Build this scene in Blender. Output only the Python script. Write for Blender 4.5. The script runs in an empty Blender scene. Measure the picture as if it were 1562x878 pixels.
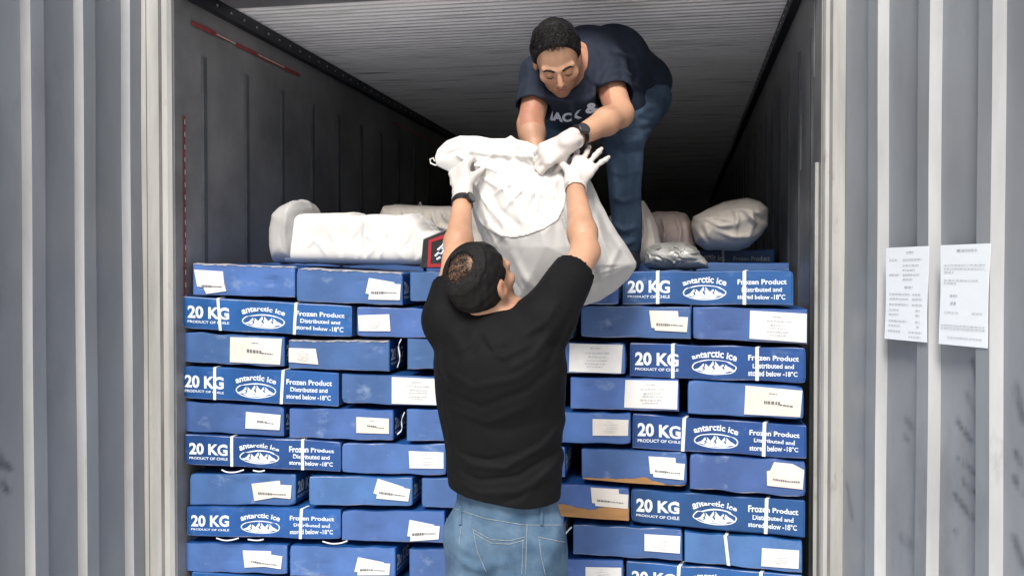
import bpy, math, random
import numpy as np
from mathutils import Vector, Matrix
from mathutils.bvhtree import BVHTree

random.seed(7); np.random.seed(7)
S = bpy.context.scene
COL = S.collection
R = math.radians

# ------------------------------------------------------------------ camera
F, CX, CY = 1358.34, 797.73, 427.71            # focal length and principal point in photo pixels (1562 x 878)
YAW, PITCH = 0.17896, 0.01706
CAM = np.array([1.85398, -3.00566, 1.64141])
fw = np.array([-math.sin(YAW)*math.cos(PITCH), math.cos(YAW)*math.cos(PITCH), -math.sin(PITCH)])
rt = np.cross(fw, [0, 0, 1]); rt /= np.linalg.norm(rt)
dn = np.cross(fw, rt)
cd = bpy.data.cameras.new('camera'); cam = bpy.data.objects.new('camera', cd); COL.objects.link(cam)
cam.matrix_world = Matrix(((rt[0], -dn[0], -fw[0], CAM[0]), (rt[1], -dn[1], -fw[1], CAM[1]), (rt[2], -dn[2], -fw[2], CAM[2]), (0, 0, 0, 1)))
cd.sensor_width = 36; cd.lens = F/1562*36
cd.shift_x = -(CX-781)/1562; cd.shift_y = (CY-439)/1562
cd.clip_end = 3000; cd.clip_start = 0.05
S.camera = cam

# ------------------------------------------------------------------ light
SUN_EL, SUN_AZ = R(49), R(-8)                   # the sun stands behind the camera, slightly to its left
w = bpy.data.worlds.new('World'); S.world = w; w.use_nodes = True
nt = w.node_tree; bg = nt.nodes['Background']
sky = nt.nodes.new('ShaderNodeTexSky'); sky.sky_type = 'NISHITA'; sky.sun_disc = False
sky.sun_elevation = SUN_EL; sky.sun_rotation = math.pi + SUN_AZ; sky.air_density = 1.0; sky.dust_density = 3.0; sky.ozone_density = 1.0
nt.links.new(sky.outputs[0], bg.inputs[0]); bg.inputs[1].default_value = 0.09
sl = bpy.data.lights.new('sun', 'SUN'); sl.energy = 3.0; sl.angle = R(18); sl.color = (1, .96, .9)
sun = bpy.data.objects.new('sun', sl); COL.objects.link(sun)
sd = Vector((math.sin(SUN_AZ)*math.cos(SUN_EL), -math.cos(SUN_AZ)*math.cos(SUN_EL), math.sin(SUN_EL)))
sun.rotation_euler = sd.to_track_quat('Z', 'Y').to_euler()
S.view_settings.view_transform = 'Standard'; S.view_settings.look = 'None'
S.view_settings.exposure = 0.62; S.view_settings.gamma = 1; S.view_settings.use_curve_mapping = False
S.render.engine = 'CYCLES'
S.cycles.max_bounces = 10; S.cycles.diffuse_bounces = 8

# ------------------------------------------------------------------ helpers
def ray(px, py):
    return rt*(px-CX)/F + dn*(py-CY)/F + fw
def at(px, py, Y):                               # the world point on the plane y = Y seen at a photo pixel
    v = ray(px, py); return CAM + v*((Y-CAM[1])/v[1])
def onplane(px, py, P, N):
    v = ray(px, py); P = np.array(P, float); N = np.array(N, float)
    return CAM + v*(((P-CAM)@N)/(v@N))
def link(o, parent=None):
    COL.objects.link(o)
    if parent is not None: o.parent = parent
    return o
def tag(o, label=None, cat=None, group=None, kind=None):
    if label: o['label'] = label
    if cat: o['category'] = cat
    if group: o['group'] = group
    if kind: o['kind'] = kind
    return o
def empty(name, loc, label, cat, group=None, rot=(0, 0, 0)):
    o = bpy.data.objects.new(name, None); o.empty_display_size = .1
    o.location = [float(c) for c in loc]; o.rotation_euler = rot; COL.objects.link(o)
    return tag(o, label, cat, group)
def mesh(name, verts, faces, mats, parent=None, mi=None, smooth=False, sub=True):
    """verts in world coordinates; made local to the parent's position."""
    m = bpy.data.meshes.new(name)
    v = np.asarray(verts, float)
    if parent is not None and sub: v = v - np.array(tuple(wloc(parent)))
    m.from_pydata(v.tolist(), [], [list(map(int, f)) for f in faces])
    if not isinstance(mats, (list, tuple)): mats = [mats]
    for k in mats: m.materials.append(k)
    if mi is not None: m.polygons.foreach_set('material_index', np.asarray(mi, 'i'))
    if smooth: m.polygons.foreach_set('use_smooth', [True]*len(m.polygons))
    m.update()
    return link(bpy.data.objects.new(name, m), parent)
def wloc(o):
    p = Vector(o.location)
    while o.parent is not None: o = o.parent; p = p + Vector(o.location)
    return p
class MB:
    """collects shapes for ONE mesh"""
    def __init__(s): s.v = []; s.f = []; s.m = []
    def add(s, v, f, m=0):
        n = len(s.v); s.v += [tuple(map(float, q)) for q in v]; s.f += [tuple(i+n for i in q) for q in f]; s.m += [m]*len(f)
    def box(s, lo, hi, m=0):
        x0, y0, z0 = lo; x1, y1, z1 = hi
        s.add([(x0,y0,z0),(x1,y0,z0),(x1,y1,z0),(x0,y1,z0),(x0,y0,z1),(x1,y0,z1),(x1,y1,z1),(x0,y1,z1)],
              [(0,3,2,1),(4,5,6,7),(0,1,5,4),(1,2,6,5),(2,3,7,6),(3,0,4,7)], m)
    def tube(s, pts, r, n=6, m=0, flat=None):
        pts = [Vector(p) for p in pts]; rings = []
        up = Vector((0.13, 0.21, 0.97))
        for i, p in enumerate(pts):
            t = (pts[min(i+1, len(pts)-1)] - pts[max(i-1, 0)]).normalized()
            a = t.cross(up); a = a.normalized() if a.length > 1e-4 else Vector((1, 0, 0)); b = t.cross(a)
            rr = r[i] if isinstance(r, (list, tuple)) else r
            rings.append([p + (a*math.cos(2*math.pi*k/n)*(flat or 1) + b*math.sin(2*math.pi*k/n))*rr for k in range(n)])
        v = [q for g in rings for q in g]; f = []
        for i in range(len(pts)-1):
            for k in range(n): f.append((i*n+k, i*n+(k+1) % n, (i+1)*n+(k+1) % n, (i+1)*n+k))
        f.append(tuple(range(n))[::-1]); f.append(tuple((len(pts)-1)*n+k for k in range(n)))
        s.add(v, f, m)
    def build(s, name, mats, parent=None, smooth=False):
        return mesh(name, s.v, s.f, mats, parent, s.m, smooth)

def mat(name, col, rough=.6, metal=0, var=0, vscale=8, bump=0, bscale=60, col2=None, spec=.5, rnd=0, stretch=(1, 1, 1), detail=6, bdist=.002):
    m = bpy.data.materials.new(name); m.use_nodes = True; t = m.node_tree; N = t.nodes; b = N['Principled BSDF']
    b.inputs['Roughness'].default_value = rough; b.inputs['Metallic'].default_value = metal
    b.inputs['Specular IOR Level'].default_value = spec
    c = (*col, 1)
    tc = N.new('ShaderNodeTexCoord'); mp = N.new('ShaderNodeMapping'); mp.inputs['Scale'].default_value = stretch
    t.links.new(tc.outputs['Object'], mp.inputs['Vector'])
    src = None
    if var or col2:
        n = N.new('ShaderNodeTexNoise'); n.inputs['Scale'].default_value = vscale; n.inputs['Detail'].default_value = detail
        n.inputs['Roughness'].default_value = .6
        t.links.new(mp.outputs[0], n.inputs['Vector'])
        r = N.new('ShaderNodeValToRGB'); r.color_ramp.elements[0].position = .32; r.color_ramp.elements[1].position = .68
        c2 = col2 or tuple(x*(1+var) for x in col); c1 = col if col2 else tuple(x*(1-var) for x in col)
        r.color_ramp.elements[0].color = (*c1, 1); r.color_ramp.elements[1].color = (*c2, 1)
        t.links.new(n.outputs[0], r.inputs[0]); src = r.outputs[0]
    if rnd:
        oi = N.new('ShaderNodeObjectInfo'); mr = N.new('ShaderNodeMapRange')
        mr.inputs['To Min'].default_value = 1-rnd; mr.inputs['To Max'].default_value = 1+rnd
        t.links.new(oi.outputs['Random'], mr.inputs['Value'])
        hs = N.new('ShaderNodeHueSaturation')
        t.links.new(mr.outputs[0], hs.inputs['Value'])
        if src: t.links.new(src, hs.inputs['Color'])
        else: hs.inputs['Color'].default_value = c
        src = hs.outputs[0]
    if src: t.links.new(src, b.inputs['Base Color'])
    else: b.inputs['Base Color'].default_value = c
    if bump:
        n2 = N.new('ShaderNodeTexNoise'); n2.inputs['Scale'].default_value = bscale; n2.inputs['Detail'].default_value = 4
        t.links.new(mp.outputs[0], n2.inputs['Vector'])
        bp = N.new('ShaderNodeBump'); bp.inputs['Strength'].default_value = bump; bp.inputs['Distance'].default_value = bdist
        t.links.new(n2.outputs[0], bp.inputs['Height']); t.links.new(bp.outputs[0], b.inputs['Normal'])
    return m

M = {}
M['ground'] = mat('concrete yard', (.72, .70, .67), .9, var=.15, vscale=.8, bump=.3, bscale=30)
M['door'] = mat('painted steel door', (.225, .24, .256), .32, var=.2, vscale=2.5, bump=.15, bscale=5, stretch=(1, 1, .35), bdist=.004, spec=.6)
M['jamb'] = mat('cream painted frame', (.34, .34, .32), .5, var=.25, vscale=9, stretch=(1, 1, .12), bump=.2)
M['gasket'] = mat('grey rubber gasket', (.12, .12, .12), .6, var=.4, vscale=14, stretch=(1, 1, .2))
M['lining'] = mat('worn steel lining', (.215, .212, .21), .42, var=.35, vscale=2.2, bump=.2, bscale=4, bdist=.004, spec=.5)
M['rib'] = mat('worn rib edge', (.10, .105, .11), .5, var=.3, vscale=6)
M['trim'] = mat('dark ceiling trim', (.012, .013, .018), .5)
M['rivet'] = mat('bright rivet', (.5, .5, .5), .4, metal=.6)
M['red'] = mat('red paint line', (.30, .035, .04), .55, var=.35, vscale=40)
M['redwhite'] = mat('pale lettering', (.62, .5, .48), .6)
M['floor'] = mat('container floor', (.2, .19, .18), .7, var=.2)
M['long'] = mat('blue printed carton side', (.011, .066, .225), .42, var=.26, vscale=5, rnd=.22, bump=.25, bscale=16, spec=.45)
M['end'] = mat('blue plain carton end', (.052, .118, .30), .46, var=.18, vscale=6, rnd=.20, bump=.25, bscale=16, spec=.45)
def scuff(m, col, th, sc, st=(1, 1, 1), fac=.6):
    t = m.node_tree; N = t.nodes; b = N['Principled BSDF']; src = b.inputs['Base Color'].links[0].from_socket
    tc = N.new('ShaderNodeTexCoord'); mp = N.new('ShaderNodeMapping'); mp.inputs['Scale'].default_value = st
    oi = N.new('ShaderNodeObjectInfo'); t.links.new(tc.outputs['Object'], mp.inputs[0])
    ad = N.new('ShaderNodeVectorMath'); ad.operation = 'ADD'; sc_ = N.new('ShaderNodeVectorMath'); sc_.operation = 'SCALE'; sc_.inputs['Scale'].default_value = 31
    cb_ = N.new('ShaderNodeCombineXYZ'); t.links.new(oi.outputs['Random'], cb_.inputs[0]); t.links.new(oi.outputs['Random'], cb_.inputs[2])
    t.links.new(cb_.outputs[0], sc_.inputs[0]); t.links.new(mp.outputs[0], ad.inputs[0]); t.links.new(sc_.outputs[0], ad.inputs[1])
    n = N.new('ShaderNodeTexNoise'); n.inputs['Scale'].default_value = sc; n.inputs['Detail'].default_value = 9; n.inputs['Roughness'].default_value = .68
    t.links.new(ad.outputs[0], n.inputs['Vector'])
    r = N.new('ShaderNodeMapRange'); r.inputs['From Min'].default_value = th; r.inputs['From Max'].default_value = th+.12; r.inputs['To Max'].default_value = fac
    t.links.new(n.outputs[0], r.inputs['Value']); mx = N.new('ShaderNodeMixRGB'); t.links.new(r.outputs[0], mx.inputs[0]); t.links.new(src, mx.inputs[1]); mx.inputs[2].default_value = (*col, 1)
    t.links.new(mx.outputs[0], b.inputs['Base Color'])
def huevar(m, a):
    t = m.node_tree; N = t.nodes; b = N['Principled BSDF']; src = b.inputs['Base Color'].links[0].from_socket
    oi = N.new('ShaderNodeObjectInfo'); mu = N.new('ShaderNodeMath'); mu.operation = 'MULTIPLY'; mu.inputs[1].default_value = 7.31; fr_ = N.new('ShaderNodeMath'); fr_.operation = 'FRACT'
    t.links.new(oi.outputs['Random'], mu.inputs[0]); t.links.new(mu.outputs[0], fr_.inputs[0])
    mr = N.new('ShaderNodeMapRange'); mr.inputs['To Min'].default_value = .5-a; mr.inputs['To Max'].default_value = .5+a; t.links.new(fr_.outputs[0], mr.inputs['Value'])
    hs = N.new('ShaderNodeHueSaturation'); t.links.new(mr.outputs[0], hs.inputs['Hue']); t.links.new(src, hs.inputs['Color']); t.links.new(hs.outputs[0], b.inputs['Base Color'])
for k_ in ('long', 'end'): huevar(M[k_], .006)
scuff(M['end'], (.22, .30, .44), .58, 7, (1, 1, 1.5), .6); scuff(M['end'], (.03, .07, .22), .62, 3.5, (1.6, 1, .7), .5)
scuff(M['long'], (.13, .21, .36), .59, 8, (1, 1, 1.5), .5)
scuff(M['door'], (.12, .125, .135), .57, 1.3, (1, 1, .5), .5); scuff(M['door'], (.42, .44, .46), .66, 9, (1, 1, .12), .5)
scuff(M['jamb'], (.16, .14, .12), .60, 14, (1, 1, .3), .7); scuff(M['jamb'], (.25, .24, .22), .58, 3, (1, 1, .3), .5)
scuff(M['lining'], (.24, .235, .225), .56, 2.2, (1, 1, .3), .4)
M['kraft'] = mat('kraft cardboard', (.31, .165, .065), .85, var=.2, vscale=20, stretch=(.3, 1, 1), bump=.4, bscale=90)
M['kraftpale'] = mat('pale frayed card', (.30, .30, .33), .9, var=.3, vscale=30)
M['edge'] = mat('frayed carton edge', (.30, .30, .36), .85, var=.4, vscale=40)
M['ink'] = mat('white carton ink', (.62, .67, .74), .6, var=.08, vscale=50)
M['label'] = mat('paper label', (.66, .66, .65), .6, var=.05, vscale=14, rnd=.05)
M['labeltan'] = mat('stained paper label', (.64, .62, .59), .6, col2=(.58, .54, .48), vscale=11)
M['type'] = mat('grey print', (.44, .44, .46), .7, var=.3, vscale=60)
M['typedark'] = mat('dark print', (.13, .13, .14), .7, var=.3, vscale=60)
M['strap'] = mat('white plastic strap', (.64, .68, .72), .35)
M['sack'] = mat('white woven sack', (.60, .59, .565), .6, var=.04, vscale=9, bump=.35, bscale=45)
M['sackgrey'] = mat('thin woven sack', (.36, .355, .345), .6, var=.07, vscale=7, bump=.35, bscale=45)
M['sackold'] = mat('dusty beige sack', (.60, .55, .48), .75, var=.16, vscale=9, bump=.5, bscale=30)
M['sackpink'] = mat('pinkish dusty sack', (.52, .42, .36), .75, var=.2, vscale=9, bump=.5, bscale=30)
M['plastic'] = mat('cloudy plastic bag', (.20, .20, .19), .34, var=.4, vscale=16, bump=.9, bscale=28, bdist=.006, spec=.8)
M['black'] = mat('black card', (.02, .02, .022), .45)
M['redcard'] = mat('red card', (.36, .02, .03), .5)
M['tee'] = mat('black cotton', (.0036, .0036, .0040), .8, var=.2, vscale=30, bump=.5, bscale=35, bdist=.003, spec=.18)
M['navy'] = mat('navy cotton', (.012, .017, .031), .85, var=.2, vscale=20, bump=.4, bscale=30, bdist=.003, spec=.3)
def denim(name, c1, c2, s):
    m = mat(name, c1, .85, col2=c2, vscale=s, bump=.5, bscale=160, spec=.25, detail=8)
    return m
M['denim'] = denim('faded blue denim', (.035, .075, .13), (.12, .19, .27), 9)
M['denimdark'] = denim('dark blue denim', (.014, .026, .048), (.065, .105, .16), 6)
M['thread'] = mat('pale stitching', (.20, .235, .26), .8, var=.3, vscale=90)
M['skin'] = mat('skin', (.47, .265, .165), .5, var=.10, vscale=14, bump=.15, bscale=120, spec=.4)
M['skinface'] = M['skin']
M['glove'] = mat('white latex glove', (.57, .525, .49), .4, var=.04, vscale=30, bump=.5, bscale=55, bdist=.003)
M['hair'] = mat('black hair', (.007, .006, .006), .6, var=.3, vscale=60, spec=.25)
M['lip'] = mat('lip', (.36, .15, .11), .5)
M['watch'] = mat('black watch rubber', (.012, .012, .014), .4)
M['glass'] = mat('dark watch glass', (.03, .035, .04), .12)
M['steel'] = mat('watch steel', (.35, .33, .3), .3, metal=1)
def toned(m):
    t = m.node_tree; N = t.nodes; b = N['Principled BSDF']; src = b.inputs['Base Color'].links[0].from_socket
    for nm, col, sc in (('hairy', (.085, .05, .038), 420), ('flush', (.42, .13, .085), 60)):
        a = N.new('ShaderNodeAttribute'); a.attribute_name = nm
        n = N.new('ShaderNodeTexNoise'); n.inputs['Scale'].default_value = sc; n.inputs['Detail'].default_value = 2
        tc = N.new('ShaderNodeTexCoord'); t.links.new(tc.outputs['Object'], n.inputs['Vector'])
        r = N.new('ShaderNodeMapRange'); r.inputs['From Min'].default_value = .35; r.inputs['From Max'].default_value = .65; r.inputs['To Min'].default_value = .35
        t.links.new(n.outputs[0], r.inputs['Value']); mu = N.new('ShaderNodeMath'); mu.operation = 'MULTIPLY'
        t.links.new(a.outputs['Fac'], mu.inputs[0]); t.links.new(r.outputs[0], mu.inputs[1])
        mx = N.new('ShaderNodeMixRGB'); t.links.new(mu.outputs[0], mx.inputs[0]); t.links.new(src, mx.inputs[1]); mx.inputs[2].default_value = (*col, 1); src = mx.outputs[0]
    t.links.new(src, b.inputs['Base Color'])
def paint_skin(o, C, A, arms, stub=.55, scalp=0, s=1):
    '''stubble on jaw and lip, sparse hair on the forearms, redder ears, nose and cheeks'''
    n = len(o.data.vertices); V = np.empty(n*3, np.float32); o.data.vertices.foreach_get('co', V); V = V.reshape(-1, 3)+np.array(tuple(wloc(o.parent)))
    L = ((V-C)@np.array(A).T)/s; x, y, z = L.T; hairy = np.zeros(n); flush = np.zeros(n); near = (np.abs(L) < .16).all(1)
    sm = lambda v, a, b: np.clip((v-a)/(b-a), 0, 1)
    st = sm(-y, .028, .050)*sm(z, -.03, .01)*(1-sm(-y, .125, .145)); lips = np.exp(-((x/.024)**4+((y+.060)/.010)**4)); st *= (1-lips)
    hairy = np.where(near, stub*st, 0)
    if scalp: hairy = np.maximum(hairy, np.where(near, scalp*sm(np.hypot(x-.016, (y-.112)), .022, .055)*sm(y, .02, .05), 0))
    flush = np.where(near, .5*sm(np.abs(x), .076, .084)+.35*np.exp(-((x/.02)**2+((y+.025)/.018)**2))*sm(z, .08, .1)+.22*np.exp(-(((np.abs(x)-.042)/.02)**2+((y+.02)/.02)**2))*sm(z, .03, .06), 0)
    for a, b in arms:
        ab = b-a; t = ((V-a)@ab)/(ab@ab); d = np.linalg.norm(V-a-np.clip(t, 0, 1)[:, None]*ab, axis=1)
        k = (d < .07)*sm(t, .05, .3)*(1-sm(t, .9, 1.05)); side = .5+.5*np.sin(np.arctan2(V[:, 2]-a[2], V[:, 0]-a[0])*1.3+V[:, 2]*22)
        hairy = np.maximum(hairy, .34*k*side)
    for nm, arr in (('hairy', hairy), ('flush', flush)):
        q = o.data.attributes.new(nm, 'FLOAT', 'POINT'); q.data.foreach_set('value', arr.astype(np.float32))
toned(M['skin'])
scuff(M['skin'], (.36, .17, .10), .54, 11, (1, 1, 1), .4)
for k in ('skin',):
    b = M[k].node_tree.nodes['Principled BSDF']
    b.inputs['Subsurface Weight'].default_value = .12; b.inputs['Subsurface Radius'].default_value = (.012, .005, .003)
    b.inputs['Subsurface Scale'].default_value = 1

# ------------------------------------------------------------------ implicit surfaces
class Field:
    def __init__(s, lo, hi, res):
        s.lo = np.array(lo, float); s.res = res
        n = np.ceil((np.array(hi)-s.lo)/res).astype(int)+1; s.n = n
        s.ax = [s.lo[i]+np.arange(n[i])*res for i in range(3)]
        s.v = np.full(n, .5, np.float32)
    def box(s, lo, hi):
        a = [max(0, int((lo[i]-s.lo[i])/s.res)) for i in range(3)]; b = [min(s.n[i], int((hi[i]-s.lo[i])/s.res)+2) for i in range(3)]
        if any(b[i] <= a[i] for i in range(3)): return None, None
        sl = tuple(slice(a[i], b[i]) for i in range(3))
        X, Y, Z = np.meshgrid(*[s.ax[i][sl[i]].astype(np.float32) for i in range(3)], indexing='ij', sparse=True)
        return sl, (X, Y, Z)
    def put(s, fn, lo, hi, k=.01, sub=False):
        sl, g = s.box(np.array(lo)-k*1.5-.012, np.array(hi)+k*1.5+.012)
        if sl is None: return
        d = fn(*g); a = s.v[sl]
        if sub: d = -d; h = np.maximum(k-np.abs(a-d), 0)/k; s.v[sl] = np.maximum(a, d)+h*h*k*.25
        else: h = np.maximum(k-np.abs(a-d), 0)/k; s.v[sl] = np.minimum(a, d)-h*h*k*.25
    def cap(s, a, b, ra, rb=None, k=.015, flat=None, sub=False):
        a = np.array(a, float); b = np.array(b, float); rb = ra if rb is None else rb; ab = b-a; L = max(ab@ab, 1e-9)
        def fn(X, Y, Z):
            x, y, z = X-a[0], Y-a[1], Z-a[2]
            t = np.clip((x*ab[0]+y*ab[1]+z*ab[2])/L, 0, 1)
            x = x-t*ab[0]; y = y-t*ab[1]; z = z-t*ab[2]; sc = 1
            if flat is not None:
                wv, sc = np.array(flat[0], float), flat[1]; wv = wv/np.linalg.norm(wv)
                c = (x*wv[0]+y*wv[1]+z*wv[2])*(1/sc-1); x = x+c*wv[0]; y = y+c*wv[1]; z = z+c*wv[2]
            return (np.sqrt(x*x+y*y+z*z)-(ra+(rb-ra)*t))*min(sc, 1)
        m = max(ra, rb)
        s.put(fn, np.minimum(a, b)-m, np.maximum(a, b)+m, k, sub)
    def ell(s, c, r, A=None, k=.015, sub=False):
        c = np.array(c, float); A = np.eye(3) if A is None else np.array(A, float)   # rows = local axes
        def fn(X, Y, Z):
            x, y, z = X-c[0], Y-c[1], Z-c[2]
            q = [(x*A[i][0]+y*A[i][1]+z*A[i][2]) for i in range(3)]
            k0 = np.sqrt(sum((q[i]/r[i])**2 for i in range(3))); k1 = np.sqrt(sum((q[i]/r[i]**2)**2 for i in range(3)))+1e-6
            return k0*(k0-1)/k1
        m = max(r); s.put(fn, c-m, c+m, k, sub)
    def chain(s, pts, rs, k=.015, flat=None, sub=False):
        for i in range(len(pts)-1): s.cap(pts[i], pts[i+1], rs[i], rs[i+1], k, flat, sub)
    def cut(s, P, N, lo, hi, k=.006):               # removes what lies on the N side of the plane, inside the box
        P = np.array(P, float); N = np.array(N, float); N /= np.linalg.norm(N)
        sl, (X, Y, Z) = s.box(lo, hi)
        d = (X-P[0])*N[0]+(Y-P[1])*N[1]+(Z-P[2])*N[2]
        a = s.v[sl]; h = np.maximum(k-np.abs(a-d), 0)/k; s.v[sl] = np.maximum(a, d)+h*h*k*.25
    def crease(s, pix, Y0, width, amp, ymin=-9, ymax=9, sharp=False):
        """a fold along a polyline of photo pixels on the plane y = Y0 (raises the cloth by amp)"""
        P = [at(px, py, Y0) for px, py in pix]
        lo = np.min(P, 0)-3*width; hi = np.max(P, 0)+3*width; lo[1] = ymin; hi[1] = ymax
        sl, g = s.box(lo, hi)
        if sl is None: return
        X, Y, Z = g; best = None; n = len(P)-1
        for i in range(n):
            a, b = P[i], P[i+1]; dx, dz = b[0]-a[0], b[2]-a[2]; L = dx*dx+dz*dz+1e-9
            t = np.clip(((X-a[0])*dx+(Z-a[2])*dz)/L, 0, 1)
            d = np.sqrt((X-a[0]-t*dx)**2+(Z-a[2]-t*dz)**2); u = (i+t)/n
            e = (np.exp(-d/width) if sharp else np.exp(-(d/width)**2))*np.sin(np.clip(u, 0.02, .98)*math.pi)**.5
            best = e if best is None else np.maximum(best, e)
        s.v[sl] = s.v[sl]-amp*best
    def noise(s, amp, freq, seed=0):
        rs = np.random.RandomState(seed); X, Y, Z = np.meshgrid(*[a.astype(np.float32) for a in s.ax], indexing='ij', sparse=True)
        for _ in range(5):
            d = rs.randn(3); d /= np.linalg.norm(d); f = freq*rs.uniform(.6, 1.7)
            s.v += (amp*np.sin((X*d[0]+Y*d[1]+Z*d[2])*f+rs.uniform(0, 6.3))/2.2).astype(np.float32)
    def extract(s):
        v = s.v; ins = v < 0; n = v.shape
        c = np.zeros((n[0]-1, n[1]-1, n[2]-1), np.int8)
        for i in (0, 1):
            for j in (0, 1):
                for k in (0, 1): c += ins[i:n[0]-1+i, j:n[1]-1+j, k:n[2]-1+k]
        act = (c > 0) & (c < 8); idx = np.full(act.shape, -1, np.int64); ids = np.argwhere(act); idx[act] = np.arange(len(ids))
        acc = np.zeros((len(ids), 3)); cnt = np.zeros(len(ids)); I, J, K = ids.T
        co = [(i, j, k) for i in (0, 1) for j in (0, 1) for k in (0, 1)]
        for a in co:
            for ax in range(3):
                if a[ax]: continue
                b = list(a); b[ax] = 1
                va = v[I+a[0], J+a[1], K+a[2]]; vb = v[I+b[0], J+b[1], K+b[2]]; m = (va < 0) != (vb < 0)
                t = va[m]/(va[m]-vb[m]); p = np.tile(np.array(a, float), (m.sum(), 1)); p[:, ax] += t
                acc[m] += p; cnt[m] += 1
        V = s.lo+(ids+acc/cnt[:, None])*s.res
        faces = []
        for ax in range(3):
            a = [slice(1, -1)]*3; a[ax] = slice(0, -1); b = [slice(1, -1)]*3; b[ax] = slice(1, None)
            A = ins[tuple(a)]; B = ins[tuple(b)]; e = np.argwhere(A != B)
            if not len(e): continue
            off = np.ones(3, int); off[ax] = 0; e = e+off
            inside = ins[e[:, 0], e[:, 1], e[:, 2]]
            u, w_ = (ax+1) % 3, (ax+2) % 3
            def cell(du, dw):
                q = e.copy(); q[:, u] -= du; q[:, w_] -= dw; return idx[q[:, 0], q[:, 1], q[:, 2]]
            q = np.stack([cell(1, 1), cell(0, 1), cell(0, 0), cell(1, 0)], 1)
            q[~inside] = q[~inside][:, ::-1]; faces.append(q)
        Fq = np.concatenate(faces); Fq = Fq[(Fq >= 0).all(1)]
        return V, Fq
    def smooth(s, it=1):
        for _ in range(it):
            for ax in range(3):
                a = s.v; m = a.copy(); sl = [slice(None)]*3; sp = [slice(None)]*3; sn = [slice(None)]*3
                sl[ax] = slice(1, -1); sp[ax] = slice(0, -2); sn[ax] = slice(2, None)
                m[tuple(sl)] = .5*a[tuple(sl)]+.25*(a[tuple(sp)]+a[tuple(sn)]); s.v = m
    def build(s, name, m, parent, mi=None):
        V, Q = s.extract(); me = bpy.data.meshes.new(name)
        V = V-np.array(tuple(wloc(parent))) if parent is not None else V
        me.vertices.add(len(V)); me.vertices.foreach_set('co', V.astype(np.float32).ravel())
        me.loops.add(len(Q)*4); me.loops.foreach_set('vertex_index', Q.astype('i').ravel())
        me.polygons.add(len(Q)); me.polygons.foreach_set('loop_start', np.arange(0, len(Q)*4, 4, dtype='i'))
        me.polygons.foreach_set('loop_total', np.full(len(Q), 4, 'i'))
        ms = m if isinstance(m, (list, tuple)) else [m]
        for q in ms: me.materials.append(q)
        me.polygons.foreach_set('use_smooth', [True]*len(Q))
        me.update(calc_edges=True); me.validate()
        return link(bpy.data.objects.new(name, me), parent)

def bvh(o):
    off = wloc(o)
    me = o.data
    return BVHTree.FromPolygons([tuple(v.co+off) for v in me.vertices], [tuple(p.vertices) for p in me.polygons])
def cast(tree, px, py, off=.002):
    v = Vector(ray(px, py)).normalized(); h = tree.ray_cast(Vector(CAM), v)
    if h[0] is None: return None
    return h[0]-v*off
def stitch(name, tree, lines, r, m, parent, step=4, off=.001):
    """thin seams that follow a surface, lines given in photo pixels"""
    b = MB()
    for L in lines:
        P = []
        for i in range(len(L)-1):
            n = max(1, int(math.dist(L[i], L[i+1])/step))
            for k in range(n): P.append(tuple(L[i][j]+(L[i+1][j]-L[i][j])*k/n for j in (0, 1)))
        P.append(L[-1]); Q = [cast(tree, *p, off) for p in P]; Q = [q for q in Q if q is not None]
        if len(Q) > 1: b.tube(Q, r, 5)
    return b.build(name, m, parent, True)

# ------------------------------------------------------------------ ground
HW, HH = 2.29, 2.697                            # inner width and height of the container
g = mesh('ground', [(-400, -400, -.16), (400, -400, -.16), (400, 400, -.16), (-400, 400, -.16)], [(0, 1, 2, 3)], M['ground'])
tag(g, kind='structure')

# ------------------------------------------------------------------ container
box_c = empty('shipping_container', (HW/2, 0, 0), 'long grey steel shipping container with both end doors swung open', 'container')
DEEP = 11.6
def wall_lining(x, sgn):
    b = MB()
    if sgn < 0: b.box((x-.09, .012, -.14), (x, DEEP, HH+.12))
    else: b.box((x, .012, -.14), (x+.09, DEEP, HH+.12))
    return b
for x, sg in ((0, -1), (HW, 1)):
    wl = wall_lining(x, sg).build('side_wall', M['lining'], box_c)
    rb = MB(); y = .22
    while y < DEEP-.2:
        h = .006; i = x-sg*h; o = x+sg*.001
        rb.add([(o, y-.026, .02), (i, y-.014, .02), (i, y+.012, .02), (o, y+.02, .02), (o, y-.026, HH-.24), (i, y-.014, HH-.24), (i, y+.012, HH-.24), (o, y+.02, HH-.24)],
               [(0, 1, 5, 4), (1, 2, 6, 5), (2, 3, 7, 6), (4, 5, 6, 7)], 0)
        y += .345
    rb.build('wall_rib', M['rib'], wl)
    tb = MB(); s = -sg
    tb.box((min(x, x+s*.035), .05, HH-.055), (max(x, x+s*.035), DEEP-.01, HH-.004))
    t = tb.build('ceiling_trim', M['trim'], box_c)
    rv = MB(); y = .15
    while y < 6:
        c = (x+s*.036, y, HH-.03)
        rv.box((c[0]-.002, y-.004, c[2]-.004), (c[0]+.002, y+.004, c[2]+.004)); y += .11
    rv.build('rivet_row', M['rivet'], t)
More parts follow.
